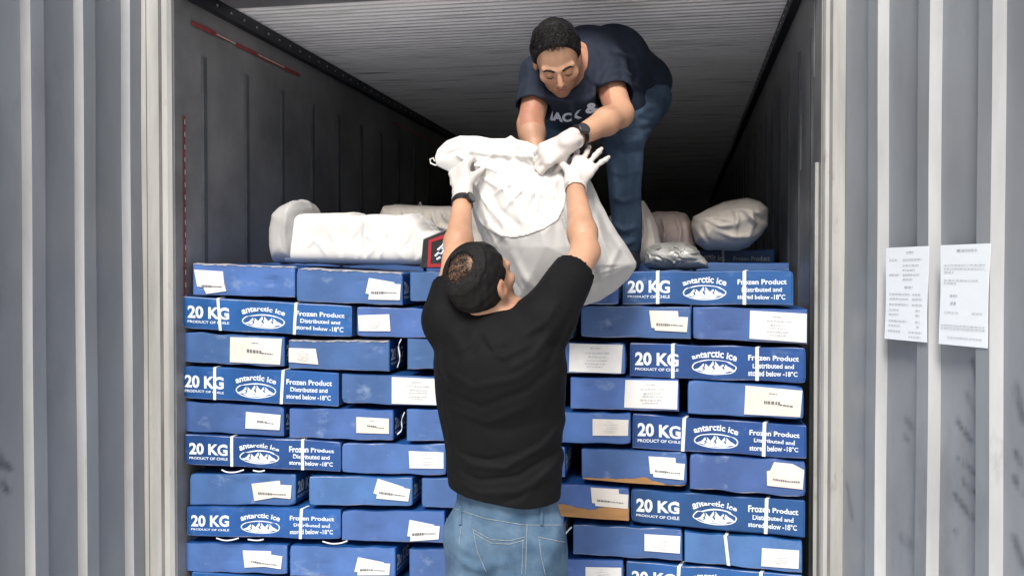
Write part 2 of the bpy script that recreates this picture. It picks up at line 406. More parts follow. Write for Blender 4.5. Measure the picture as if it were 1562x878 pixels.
# ceiling, grooved across
cm = mat('ribbed ceiling panel', (.90, .88, .86), .8, var=.08, vscale=3.0, bump=.2, bscale=12, stretch=(.28, 1.6, 1), spec=.5)
def streaks(m):
    t = m.node_tree; N = t.nodes; b = N['Principled BSDF']; src = b.inputs['Base Color'].links[0].from_socket
    tc = N.new('ShaderNodeTexCoord'); mp = N.new('ShaderNodeMapping'); mp.inputs['Scale'].default_value = (1.6, 34, 1)
    n = N.new('ShaderNodeTexNoise'); n.inputs['Scale'].default_value = 1.6; n.inputs['Detail'].default_value = 3
    t.links.new(tc.outputs['Object'], mp.inputs[0]); t.links.new(mp.outputs[0], n.inputs['Vector'])
    r = N.new('ShaderNodeValToRGB'); r.color_ramp.elements[0].position = .55; r.color_ramp.elements[1].position = .76
    r.color_ramp.elements[0].color = (1, 1, 1, 1); r.color_ramp.elements[1].color = (.33, .33, .34, 1)
    mx = N.new('ShaderNodeMixRGB'); mx.blend_type = 'MULTIPLY'; mx.inputs[0].default_value = .85
    t.links.new(n.outputs[0], r.inputs[0]); t.links.new(src, mx.inputs[1]); t.links.new(r.outputs[0], mx.inputs[2]); t.links.new(mx.outputs[0], b.inputs['Base Color'])
streaks(cm)
cb = MB(); V = []; y = .40; k = 0
prof = []
while y < DEEP:
    prof += [(y, HH), (y+.020, HH), (y+.022, HH+.018), (y+.030, HH+.018)]; y += .05
V = [(0.0, a, b) for a, b in prof] + [(HW, a, b) for a, b in prof]; n = len(prof)
cb.add(V, [(i, i+1, n+i+1, n+i) for i in range(n-1)])
cb.box((-.002, .40, HH+.03), (HW+.002, DEEP, HH+.12))
cb.build('ceiling', cm, box_c)
hb = MB(); hb.box((-.10, -.01, HH-.005), (HW+.10, .395, HH+.22)); hb.build('header', M['lining'], box_c)
fb = MB(); fb.box((0.002, .0, -.14), (HW-.002, DEEP, 0)); fb.build('floor', M['floor'], box_c)
bb = MB(); bb.box((-.09, DEEP+.002, -.14), (HW+.09, DEEP+.09, HH+.12)); bb.build('back_wall', M['lining'], box_c)
# red load line and marks on the left lining
rl = MB()
def strip(y0, z0, y1, z1, hw, m=0, x=.0062):
    rl.add([(x, y0, z0-hw), (x, y1, z1-hw), (x, y1, z1+hw), (x, y0, z0+hw)], [(0, 1, 2, 3)], m)
strip(.125, 2.565, .30, 2.566, .009); strip(.30, 2.566, .42, 2.566, .006); strip(.305, 2.567, .46, 2.566, .003, 1, .0072)
strip(.46, 2.566, .62, 2.566, .008); strip(.62, 2.566, 1.10, 2.567, .008); strip(.66, 2.568, .92, 2.568, .003, 1, .0072)
strip(2.50, 2.56, 4.1, 2.56, .006); strip(2.6, 2.561, 3.6, 2.561, .002, 1, .0072)
z = 1.5
while z < 2.16:
    rl.add([(.0062, .062, z), (.0062, .074, z), (.0062, .074, z+.045), (.0062, .062, z+.045)], [(0, 1, 2, 3)], 0)
    rl.add([(.0074, .065, z+.012), (.0074, .071, z+.012), (.0074, .071, z+.03), (.0074, .065, z+.03)], [(0, 1, 2, 3)], 1); z += .047
rl.build('load_line', [M['red'], M['redwhite']], box_c)
# right wall: pale guide strip
gs = MB(); gs.box((HW-.012, .055, .0), (HW-.001, .075, 1.98)); gs.build('guide_strip', M['jamb'], box_c)
gs = MB(); gs.box((HW-.005, .16, 2.28), (HW-.001, .166, 2.60)); gs.box((HW-.005, .5, 2.0), (HW-.001, .504, 2.3)); gs.build('wall_scratch', M['rib'], box_c)
# end frame posts: stepped profile (x outward from the inner edge, y)
def post(xin, sgn, prof, name='corner_post'):
    b = MB(); P = [(xin+sgn*a, yy) for a, yy in prof]
    P += [(xin+sgn*prof[-1][0], .10), (xin+sgn*prof[0][0], .10)]
    n = len(P); v = [(a, yy, -.15) for a, yy in P]+[(a, yy, HH+.22) for a, yy in P]
    f = [((i, (i+1) % n, n+(i+1) % n, n+i) if sgn > 0 else (i, n+i, n+(i+1) % n, (i+1) % n)) for i in range(n)]
    b.add(v, f); return b
# left: bright lip, dark gap, wide post, dark seam, door edge strip
post(-.003, -1, [(0, .0), (.012, -.012), (.030, -.016), (.030, .022), (.045, .022), (.045, -.004), (.075, -.02), (.088, -.02)]).build('corner_post', M['jamb'], box_c)
b = MB(); b.box((-.049, -.012, -.14), (-.0345, .015, HH)); b.box((-.0965, -.014, -.14), (-.0915, .02, HH)); b.build('door_gasket', M['gasket'], box_c)
post(-.097, -1, [(0, -.016), (.030, -.022), (.034, -.018)]).build('hinge_strip', M['jamb'], box_c)
post(HW+.003, 1, [(0, .0), (.006, -.014), (.018, -.016), (.018, .02), (.028, .02), (.028, -.010), (.05, -.02), (.066, -.02)]).build('corner_post', M['jamb'], box_c)
b = MB(); b.box((HW+.0215, -.014, -.14), (HW+.0305, .012, HH)); b.build('door_gasket', M['gasket'], box_c)

# doors: folded sheet, ribs stand proud of the flats
def door(hx, ang, sgn, s0, pitch, name, marks, length=1.17):
    a = R(ang); D = np.array([sgn*(-math.cos(a)), -math.sin(a), 0]); Nn = np.array([-D[1], D[0], 0])*(1 if sgn < 0 else -1)
    if Nn[0]*(-sgn) < 0: Nn = -Nn                # faces the other door
    H0 = np.array([hx, 0, 0]); prof = [(.0, .0)]; s = s0
    # each rib ends (outer side) at s; outer slope faces the camera
    while s < length-.05:
        prof += [(s-.072, 0), (s-.060, .027), (s-.012, .027), (s+.004, 0)]; s += pitch
    prof += [(length, 0)]; prof = [p for p in prof if p[0] >= 0]
    ss = []; 
    for i in range(len(prof)-1):
        n = max(1, int((prof[i+1][0]-prof[i][0])/.008))
        ss += [(prof[i][0]+(prof[i+1][0]-prof[i][0])*k/n, prof[i][1]+(prof[i+1][1]-prof[i][1])*k/n) for k in range(n)]
    ss.append(prof[-1]); Z = np.arange(-.08, HH+.1, .012)
    V = []; 
    for z in Z:
        for (q, h) in ss:
            wv = .0016*math.sin(q*5+z*2.1)+.0013*math.sin(z*5.3+q*9)
            V.append(H0+D*q+Nn*(h+wv)+np.array([0, 0, z]))
    V = np.array(V); n = len(ss); m = len(Z)
    I = np.arange((m-1)*n).reshape(m-1, n)[:, :-1].ravel()
    Fq = np.stack([I, I+1, I+n+1, I+n], 1)
    # orient towards Nn
    e = np.cross(V[1]-V[0], V[n]-V[0])
    if e@Nn < 0: Fq = Fq[:, ::-1]
    par = empty(name, (hx, 0, 0), None, None); par.parent = box_c; par.location = Vector((hx, 0, 0))-Vector(box_c.location)
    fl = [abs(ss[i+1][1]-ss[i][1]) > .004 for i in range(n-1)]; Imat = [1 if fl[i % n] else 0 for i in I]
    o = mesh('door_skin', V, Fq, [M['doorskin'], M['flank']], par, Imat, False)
    # grime smears
    gr = np.zeros(len(V)); rs = np.random.RandomState(3)
    for (p, q, r_, st) in marks:
        A = onplane(*p, H0, Nn); B = onplane(*q, H0, Nn); ab = B-A; L = ab@ab+1e-9
        W = V + (rs.randn(len(V))[:, None]*.0015); t = np.clip(((W-A)@ab)/L, 0, 1)
        d = np.linalg.norm(W-A-t[:, None]*ab, axis=1)
        gr = np.maximum(gr, st*np.clip(1.3-d/r_, 0, 1))
    at_ = o.data.attributes.new('grime', 'FLOAT', 'POINT'); at_.data.foreach_set('value', gr.astype(np.float32))
    # the slab behind the sheet, and the rubber edge
    def slab(nm, s_a, s_b, h0, h1, mm, z0=-.08, z1=HH+.1):
        b = MB(); c = [H0+D*s_+Nn*h for s_, h in ((s_a, h0), (s_b, h0), (s_b, h1), (s_a, h1))]
        b.add([p+[0, 0, z0] for p in c]+[p+[0, 0, z1] for p in c], [(0, 1, 2, 3)[::-1], (4, 5, 6, 7), (0, 1, 5, 4), (1, 2, 6, 5), (2, 3, 7, 6), (3, 0, 4, 7)])
        return b.build(nm, mm, par)
    slab('door_core', .0, length, -.075, -.006, M['door'])
    slab('door_gasket', length+.001, length+.03, -.06, .02, M['gasket'])
    return H0, D, Nn
M['flank'] = mat('rib flank with painted daylight', (.36, .365, .37), .45, var=.2, vscale=6, stretch=(1, 1, .2), bump=.1)  # paler than the flats: daylight caught by the rib slopes, painted into their colour
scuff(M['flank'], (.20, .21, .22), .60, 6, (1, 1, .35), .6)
dm = M['door'].copy(); dm.name = 'door sheet'; M['doorskin'] = dm
t = dm.node_tree; N = t.nodes; bs = N['Principled BSDF']; src = bs.inputs['Base Color'].links[0].from_socket
an = N.new('ShaderNodeAttribute'); an.attribute_name = 'grime'
nz = N.new('ShaderNodeTexNoise'); nz.inputs['Scale'].default_value = 28; nz.inputs['Detail'].default_value = 5
mu = N.new('ShaderNodeMath'); mu.operation = 'MULTIPLY'; t.links.new(an.outputs['Fac'], mu.inputs[0])
mr = N.new('ShaderNodeMapRange'); mr.inputs['From Min'].default_value = .30; mr.inputs['From Max'].default_value = .52; t.links.new(nz.outputs[0], mr.inputs['Value'])
t.links.new(mr.outputs[0], mu.inputs[1])
mx = N.new('ShaderNodeMixRGB'); t.links.new(mu.outputs[0], mx.inputs[0]); t.links.new(src, mx.inputs[1]); mx.inputs[2].default_value = (.07, .075, .085, 1)
t.links.new(mx.outputs[0], bs.inputs['Base Color'])
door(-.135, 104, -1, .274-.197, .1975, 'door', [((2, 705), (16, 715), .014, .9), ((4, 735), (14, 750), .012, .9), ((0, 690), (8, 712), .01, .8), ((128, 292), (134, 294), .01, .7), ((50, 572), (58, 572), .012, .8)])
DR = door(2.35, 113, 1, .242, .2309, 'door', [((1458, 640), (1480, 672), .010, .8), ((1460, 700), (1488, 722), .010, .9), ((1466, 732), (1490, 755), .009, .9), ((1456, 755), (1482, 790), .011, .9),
     ((1484, 550), (1492, 585), .012, .7), ((1474, 600), (1484, 625), .010, .6), ((1490, 640), (1500, 690), .012, .6), ((1550, 590), (1562, 640), .014, .7), ((1550, 690), (1562, 710), .012, .8),
     ((1548, 730), (1562, 750), .012, .8), ((1546, 820), (1560, 860), .014, .7), ((1382, 640), (1392, 652), .014, .6), ((1378, 665), (1384, 670), .01, .6), ((1376, 820), (1390, 830), .02, .5), ((1292, 740), (1300, 790), .012, .5), ((1455, 808), (1458, 812), .008, .6)])

# the two notices taped to the right door
H0, DD, NN = DR
def notice(corners, rows, label, seed):
    rs = random.Random(seed); P0 = H0+NN*.031
    c = [onplane(*q, P0, NN) for q in corners]; n = 10; V = []; Fq = []
    base = sum(c)/4
    o = empty('paper_notice', c[3]*.5+c[2]*.5, label, 'notice', 'paper notices taped to the right door')
    def pt(u, v_, off=0):
        p = (c[0]*(1-u)+c[1]*u)*(1-v_)+(c[3]*(1-u)+c[2]*u)*v_
        return p+NN*(off+.0012*math.sin(3*u+2*v_*3+seed))
    for lay in (0, 1):
        for j in range(n+1):
            for i in range(n+1): V.append(pt(i/n, j/n, .0012*lay))
    s = n+1; q = s*s
    for j in range(n):
        for i in range(n):
            a = j*s+i; Fq += [(a+q, a+1+q, a+s+1+q, a+s+q), (a, a+s, a+s+1, a+1)]
    for i in range(n):
        Fq += [(i, i+1, i+1+q, i+q), (n*s+i+1, n*s+i, n*s+i+q, n*s+i+1+q), ((i+1)*s, i*s, i*s+q, (i+1)*s+q), (i*s+n, (i+1)*s+n, (i+1)*s+n+q, i*s+n+q)]
    mesh('sheet', V, Fq, M['notice'], o, None, False)
    b = MB()
    for (v0, hgt, spans) in rows:
        for (u0, u1) in spans:
            u = u0
            while u < u1:
                l = rs.uniform(.03, .08); e = min(u+l, u1)
                b.add([pt(u, v0, .0028), pt(e, v0, .0028), pt(e, v0+hgt, .0028), pt(u, v0+hgt, .0028)], [(0, 1, 2, 3)]); u = e+.014
    b.build('printed_text', M['type'], o)
M['notice'] = mat('paper in plastic sleeve', (.78, .82, .85), .35, var=.03, vscale=6)
notice([(1353, 378), (1417, 375), (1414, 522), (1350, 516)], [(.05, .012, [(.5, .66)]), (.13, .01, [(.1, .3), (.42, .85)]), (.19, .01, [(.42, .8)]), (.24, .01, [(.42, .7)]), (.29, .012, [(.1, .34), (.42, .82)]), (.34, .01, [(.42, .66)]), (.42, .014, [(.46, .66)]),
       (.5, .01, [(.1, .6), (.66, .85)]), (.55, .01, [(.1, .58), (.66, .9)]), (.61, .01, [(.1, .58), (.66, .9)]), (.67, .01, [(.1, .35), (.75, .85)]), (.72, .01, [(.1, .35), (.75, .85)]), (.79, .01, [(.1, .55), (.75, .86)]), (.84, .01, [(.1, .4), (.78, .85)]), (.9, .01, [(.1, .4), (.6, .9)]), (.95, .01, [(.6, .88)])],
       'narrower white typed sheet taped to open right door, nearer the cartons', 1)
notice([(1436, 374), (1511, 371), (1506, 531), (1433, 524)], [(.05, .014, [(.35, .75)]), (.2, .008, [(.08, .92)]), (.235, .008, [(.08, .93)]), (.27, .008, [(.08, .3)]), (.35, .008, [(.08, .8)]), (.38, .008, [(.08, .35)]), (.5, .012, [(.22, .38)]), (.57, .02, [(.24, .36)]), (.67, .008, [(.12, .42), (.7, .9)]),
       (.8, .008, [(.05, .95)]), (.83, .008, [(.05, .95)]), (.92, .008, [(.2, .9)])],
       'wider white typed sheet taped to open right door, farther from the cartons', 2)

# ------------------------------------------------------------------ lettering
def text_polys(body, bold=0.0, shear=0.0):
    c = bpy.data.curves.new('t', 'FONT'); c.body = body; c.size = 1; c.offset = bold; c.shear = shear; c.resolution_u = 3
    o = bpy.data.objects.new('t', c); COL.objects.link(o); bpy.context.view_layer.update()
    dg = bpy.context.evaluated_depsgraph_get(); me = bpy.data.meshes.new_from_object(o.evaluated_get(dg))
    v = np.array([tuple(q.co) for q in me.vertices])[:, :2]; f = [tuple(p.vertices) for p in me.polygons]
    bpy.data.objects.remove(o); bpy.data.meshes.remove(me); bpy.data.curves.remove(c)
    return v, f
def fit(vf, x0, x1, y0, y1):
    v, f = vf; v = v.copy(); a, b = v.min(0), v.max(0)
    v[:, 0] = x0+(v[:, 0]-a[0])/(b[0]-a[0])*(x1-x0); v[:, 1] = y0+(v[:, 1]-a[1])/(b[1]-a[1])*(y1-y0); return v, f
def serif_text(body, bold):
    """serif look: the letters plus small foot and head bars under and over the upright strokes"""
    return text_polys(body, bold)
# carton print in (u right 0..1, w up 0..1) of the long side
PR_V, PR_F = [], []
def padd(v, f):
    n = len(PR_V); PR_V.extend([tuple(q) for q in v]); PR_F.extend([tuple(i+n for i in q) for q in f])
padd(*fit(text_polys('20 KG', .035), .030, .283, .34, .73))
padd(*fit(text_polys('PRODUCT OF CHILE', .02), .030, .283, .195, .275))
AS = 4.62                                        # long side length / height
cx0, cy0 = .488, .355; rx, ry = .128, .225
def ring(rx, ry, th, n=40):
    V = []; Fc = []
    for i in range(n):
        a = 2*math.pi*i/n; V += [(cx0+rx*math.cos(a), cy0+ry*math.sin(a)), (cx0+(rx-th/AS)*math.cos(a), cy0+(ry-th)*math.sin(a))]
    for i in range(n): j = (i+1) % n; Fc.append((2*i, 2*j, 2*j+1, 2*i+1))
    return V, Fc
padd(*ring(rx, ry, .032))
for (mx_, mw, mh, mb) in ((-.056, .066, .20, -.095), (.0, .070, .30, -.12), (.056, .066, .215, -.095)):
    X = cx0+mx_; Y = cy0+mb
    # a peak with a jagged snow line, its two flanks split by a thin ridge of blue
    L = [(X-mw, Y), (X-mw*.55, Y+mh*.34), (X-mw*.42, Y+mh*.46), (X-mw*.08, Y+mh), (X-mw*.02, Y+mh*.62), (X-mw*.20, Y+mh*.42), (X-mw*.06, Y+mh*.26), (X-mw*.22, Y)]
    Rr = [(X-mw*.10, Y), (X+mw*.06, Y+mh*.28), (X-mw*.02, Y+mh*.46), (X+mw*.08, Y+mh*.62), (X+mw*.06, Y+mh*.98), (X+mw*.40, Y+mh*.50), (X+mw*.56, Y+mh*.40), (X+mw, Y)]
    for q in (L, Rr):
        c = np.mean(q, 0); V = [tuple(c)]+q; padd(V, [(0, i+1 if True else 0, (i+1) % len(q)+1) for i in range(len(q))][::-1])
padd([(cx0-.085, cy0-.105), (cx0-.05, cy0-.175), (cx0+.05, cy0-.175), (cx0+.085, cy0-.105), (cx0+.03, cy0-.13), (cx0-.02, cy0-.115)], [(0, 1, 2, 3, 4, 5)])
v, f = fit(text_polys('antarctic ice', .028), -1, 1, 0, 1)
v2 = [(cx0+.129*x+.010*x*(y-.5), .555+.105*(1-x*x)+y*.175*(1-.08*abs(x))) for x, y in v]   # along the arch over the ellipse
padd(v2, f)
padd(*fit(text_polys('Frozen Product', .028), .680, .962, .60, .755))
padd(*fit(text_polys('Distributed and', .024), .705, .935, .385, .515))
padd(*fit(text_polys('stored below -18°C', .024), .680, .955, .165, .315))
PR_V = np.array(PR_V)

# ------------------------------------------------------------------ cartons
class Carton: pass
def vnoise(rs):
    P = [(rs.uniform(1.5, 7), rs.uniform(1.5, 7), rs.uniform(0, 6.3), rs.uniform(.3, 1)) for _ in range(4)]
    return lambda a, b: sum(c*math.sin(p*a*1.0+q*b+s) for p, q, s, c in P)/2.2
def make_carton(TL, TR, BR, BL, depth, kind, label, group, seed, amp=.0022, prints=True, sideprint=True, torn=None, light=True, res=(22, 5, 8), bot='edge', dents=()):
    rs = random.Random(seed); nf = vnoise(rs); ns = vnoise(rs); ne = vnoise(rs)
    TL, TR, BR, BL = [np.array(q, float) for q in (TL, TR, BR, BL)]
    o = empty('carton', tuple(((BL+BR)/2+np.array([0, depth/2, 0])).tolist()), label, 'carton', group)
    W_ = np.linalg.norm(TR-TL); sag = rs.choice([.002, .004, .007]); crush = [(cu, cw, rs.choice([0, 0, 0, .002, .003, .005])) for cu in (0, 1) for cw in (0, 1)]; dents = list(dents)+[(rs.uniform(.1, .9), rs.uniform(.1, .9), rs.uniform(.04, .10), rs.uniform(.0015, .004)) for _ in range(rs.choice([0, 1, 2]) if light and kind == 'E' else 0)]
    def P(u, v, w_, off=0):
        p = (BL*(1-u)+BR*u)*(1-w_)+(TL*(1-u)+TR*u)*w_ + np.array([0, depth*v, 0])
        inn = (4*u*(1-u))**.5 if 0 < u < 1 else 0; iw = (4*w_*(1-w_))**.5 if 0 < w_ < 1 else 0; iv = (4*v*(1-v))**.5 if 0 < v < 1 else 0
        # slight bulge and dents of real packed card
        if v < .02 or v > .98:
            d = amp*(.45+.55*nf(u*2, w_))*inn*iw
            for (du, dw, dr, dd) in dents: d -= dd*math.exp(-(((u-du)/dr)**2+((w_-dw)/(dr*1.6))**2))
            p[1] += (-1 if v < .02 else 1)*(d+(off if v < .02 else 0))
        if u < .001 or u > .999: p[0] += (1 if u > .5 else -1)*(amp*.6*ns(v*2, w_)*iw*iv+off)
        p[2] += .0026*ne(u*3+v, 4*w_+v*2)*(1 if w_ > .5 else -1) * (.4+.6*inn)
        for (cu, cw, cc) in crush:
            dd_ = math.hypot((u-cu)*W_, (w_-cw)*.126+v*depth*.6)
            if dd_ < .022: k_ = (1-dd_/.022)*cc; p += np.array([(-1 if cu else 1)*k_*.7, k_*1.0, (-1 if cw else 1)*k_*.8])
        if w_ > .99: p[2] -= sag*inn*abs(ne(u*2, 1)) 
        return p
    e = .012; ez = .03
    us = [0, e]+[e+(1-2*e)*i/(res[0]-2) for i in range(1, res[0]-2)]+[1-e, 1]
    vs = [0, .006]+[.006+(1-.012)*i/(res[1]-1) for i in range(1, res[1]-1)]+[.994, 1]
    ws = [0, ez]+[ez+(1-2*ez)*i/(res[2]-1) for i in range(1, res[2]-1)]+[1-ez, 1]
    V = []; idx = {}
    ctr = (TL+TR+BR+BL)/4+np.array([0, depth/2, 0])
    def vid(i, j, k):
        key = (i, j, k)
        if key not in idx:
            p = P(us[i], vs[j], ws[k]); ex = [(-1 if i == 0 else 1 if i == len(us)-1 else 0), (-1 if j == 0 else 1 if j == len(vs)-1 else 0), (-1 if k == 0 else 1 if k == len(ws)-1 else 0)]
            if sum(map(abs, ex)) >= 2: p = p-np.array(ex)*.0016
            idx[key] = len(V); V.append(p)
        return idx[key]
    Fc = []; mi = []
    front = 0 if kind == 'L' else 1; side = 1 if kind == 'L' else 0
    a, b_, c = len(us)-1, len(vs)-1, len(ws)-1
    eb = rs.random() < .75; et = rs.random() < .35
    for k in range(c):
        for i in range(a):
            m_ = front
            if (k == 0 and eb and light) or (k == c-1 and et and light): m_ = 2
            Fc.append((vid(i, 0, k), vid(i+1, 0, k), vid(i+1, 0, k+1), vid(i, 0, k+1))); mi.append(m_)
            Fc.append((vid(i+1, b_, k), vid(i, b_, k), vid(i, b_, k+1), vid(i+1, b_, k+1))); mi.append(front)
        for j in range(b_):
            Fc.append((vid(a, j, k), vid(a, j+1, k), vid(a, j+1, k+1), vid(a, j, k+1))); mi.append(side)
            Fc.append((vid(0, j+1, k), vid(0, j, k), vid(0, j, k+1), vid(0, j+1, k+1))); mi.append(side)
    for i in range(a):
        for j in range(b_):
            Fc.append((vid(i, j, c), vid(i+1, j, c), vid(i+1, j+1, c), vid(i, j+1, c))); mi.append(0)
            Fc.append((vid(i, j+1, 0), vid(i+1, j+1, 0), vid(i+1, j, 0), vid(i, j, 0))); mi.append(0)
    mesh('carton_body', V, Fc, [M['long'], M['end'], M['edge']], o, mi)
    def band(u, wid=.012, dx=0.0, top=True):
        q = []; n = 8
        for i in range(n+1):
            w_ = 1.0-i/n; uu = u+dx*(1-w_)
            q.append((P(uu-wid/2/W_, 0, w_, .0016), P(uu+wid/2/W_, 0, w_, .0016)))
        if top:
            t0 = P(u+.0, .10, 1)+np.array([0, 0, .003]); q.insert(0, (P(u-wid/2/W_+.05*dx, 0, 1, .0014)+np.array([.004, .0, .0022]), P(u+wid/2/W_+.05*dx, 0, 1, .0014)+np.array([.004, .0, .0022])))
            q.insert(0, (t0-[wid/2, 0, 0]+[.012, 0, 0], t0+[wid/2, 0, 0]+[.012, 0, 0]))
        Vb = []; Fb = []
        for l, r_ in q: Vb += [l, r_, l+[0, .0012, 0], r_+[0, .0012, 0]]
        for i in range(len(q)-1):
            a_, b2 = 4*i, 4*i+4; Fb += [(a_, b2, b2+1, a_+1), (a_+2, a_+3, b2+3, b2+2), (a_, a_+2, b2+2, b2), (a_+1, b2+1, b2+3, a_+3)]
        mesh('strap', Vb, Fb, M['strap'], o)
    if prints and kind == 'L': mesh('printed_text', [P(u, 0, w_, .0009) for u, w_ in PR_V], PR_F, M['ink'], o)
    if sideprint and kind == 'E':
        sel = [f for f in PR_F if max(PR_V[i][0] for i in f) < .30]
        ii = sorted({i for f in sel for i in f}); mp = {q: n for n, q in enumerate(ii)}
        mesh('printed_text', [P(1, PR_V[i][0], PR_V[i][1], .0009) for i in ii], [tuple(mp[i] for i in f) for f in sel], M['ink'], o)
    C = Carton(); C.o = o; C.P = P; C.band = band; C.W = W_; C.rs = rs; C.H = np.linalg.norm(TL-BL); return C

def sticker(C, quad, style, box):
    """quad = photo-pixel corners of the sticker (TL,TR,BR,BL); box = the carton front's corners in pixels"""
    # pixel -> (u, w) on the front, inverse bilinear by iteration
    def uw(p):
        TLp, TRp, BRp, BLp = [np.array(q, float) for q in box]; u = w_ = .5
        for _ in range(12):
            l = TLp*w_+BLp*(1-w_); r_ = TRp*w_+BRp*(1-w_); u = (p[0]-l[0])/(r_[0]-l[0])
            t = TLp*(1-u)+TRp*u; b = BLp*(1-u)+BRp*u; w_ = (p[1]-b[1])/(t[1]-b[1])
        return np.array([min(max(u, .008), .992), min(max(w_, .03), .97)])
    c = [uw(q) for q in quad]; rs = C.rs
    def pt(s, t, off): q = (c[0]*(1-s)+c[1]*s)*(1-t)+(c[3]*(1-s)+c[2]*s)*t; return C.P(q[0], 0, q[1], off)
    b = MB(); n = 4
    poly = {'plain': [(0, 0), (1, 0), (1, 1), (0, 1)],
            'torn': [(.1, 0), (.81, .22), (.83, .29), (1, .31), (.97, 1), (.08, 1), (.1, .78), (0, .74)],
            'tornl': [(0, 0), (.93, .03), (.95, .6), (1, .9), (.28, 1), (.2, .72), (0, .68)],
            'tornup': [(.2, 0), (.69, .04), (1, .23), (.97, 1), (0, .93), (0, .36), (.09, .32)],
            'double': [(0, .24), (.71, .02), (.72, .22), (1, .22), (.985, .92), (.57, .87), (.05, 1)],
            'doublel': [(0, .05), (.74, 0), (.75, .26), (1, .26), (.98, 1), (.11, .97), (.1, .83), (.02, .83)]}[style]
    def mk(off): return [pt(s, t, off) for s, t in poly]
    A, Bk = mk(.0042), mk(.0003); k = len(poly)
    cen = pt(.5, .52, .0046)
    b.add(A+[cen], [((i+1) % k, i, k) for i in range(k)]); b.add(A+Bk, [(i, (i+1) % k, k+(i+1) % k, k+i) for i in range(k)])
    o = b.build('paper_label', M['labeltan'] if rs.random() < .3 else M['label'], C.o)
    d = MB()
    def dash(x0, x1, y, h, sl=0):
        x = x0
        while x < x1:
            l = rs.uniform(.02, .06); e = min(x+l, x1); y0 = y+sl*(x-x0); y1 = y+sl*(e-x0)
            d.add([pt(x, y0+h, .0058), pt(e, y1+h, .0058), pt(e, y1, .0058), pt(x, y0, .0058)], [(0, 1, 2, 3)]); x = e+rs.uniform(.008, .02)
    if style == 'plain':
        if rs.random() < .65:
            for y, a0, a1 in ((.14, .4, .58), (.30, .3, .75), (.44, .36, .7), (.56, .34, .72), (.68, .3, .7), (.78, .34, .64)): dash(a0, a1, y, .035)
            o2 = d.build('printed_text', M['type'], o)
        else:
            dash(.42, .56, .2, .03); dash(.34, .62, .46, .12, .06); dash(.62, .85, .56, .05, .1); o2 = d.build('printed_text', M['typedark'], o)
    else:
        dash(.16, .5, .62, .10, .04); dash(.5, .88, .66, .05, .05); o2 = d.build('printed_text', M['typedark'], o)

ROWN = ['top', 'second', 'third', 'fourth', 'fifth', 'sixth', 'seventh', 'eighth', 'ninth']
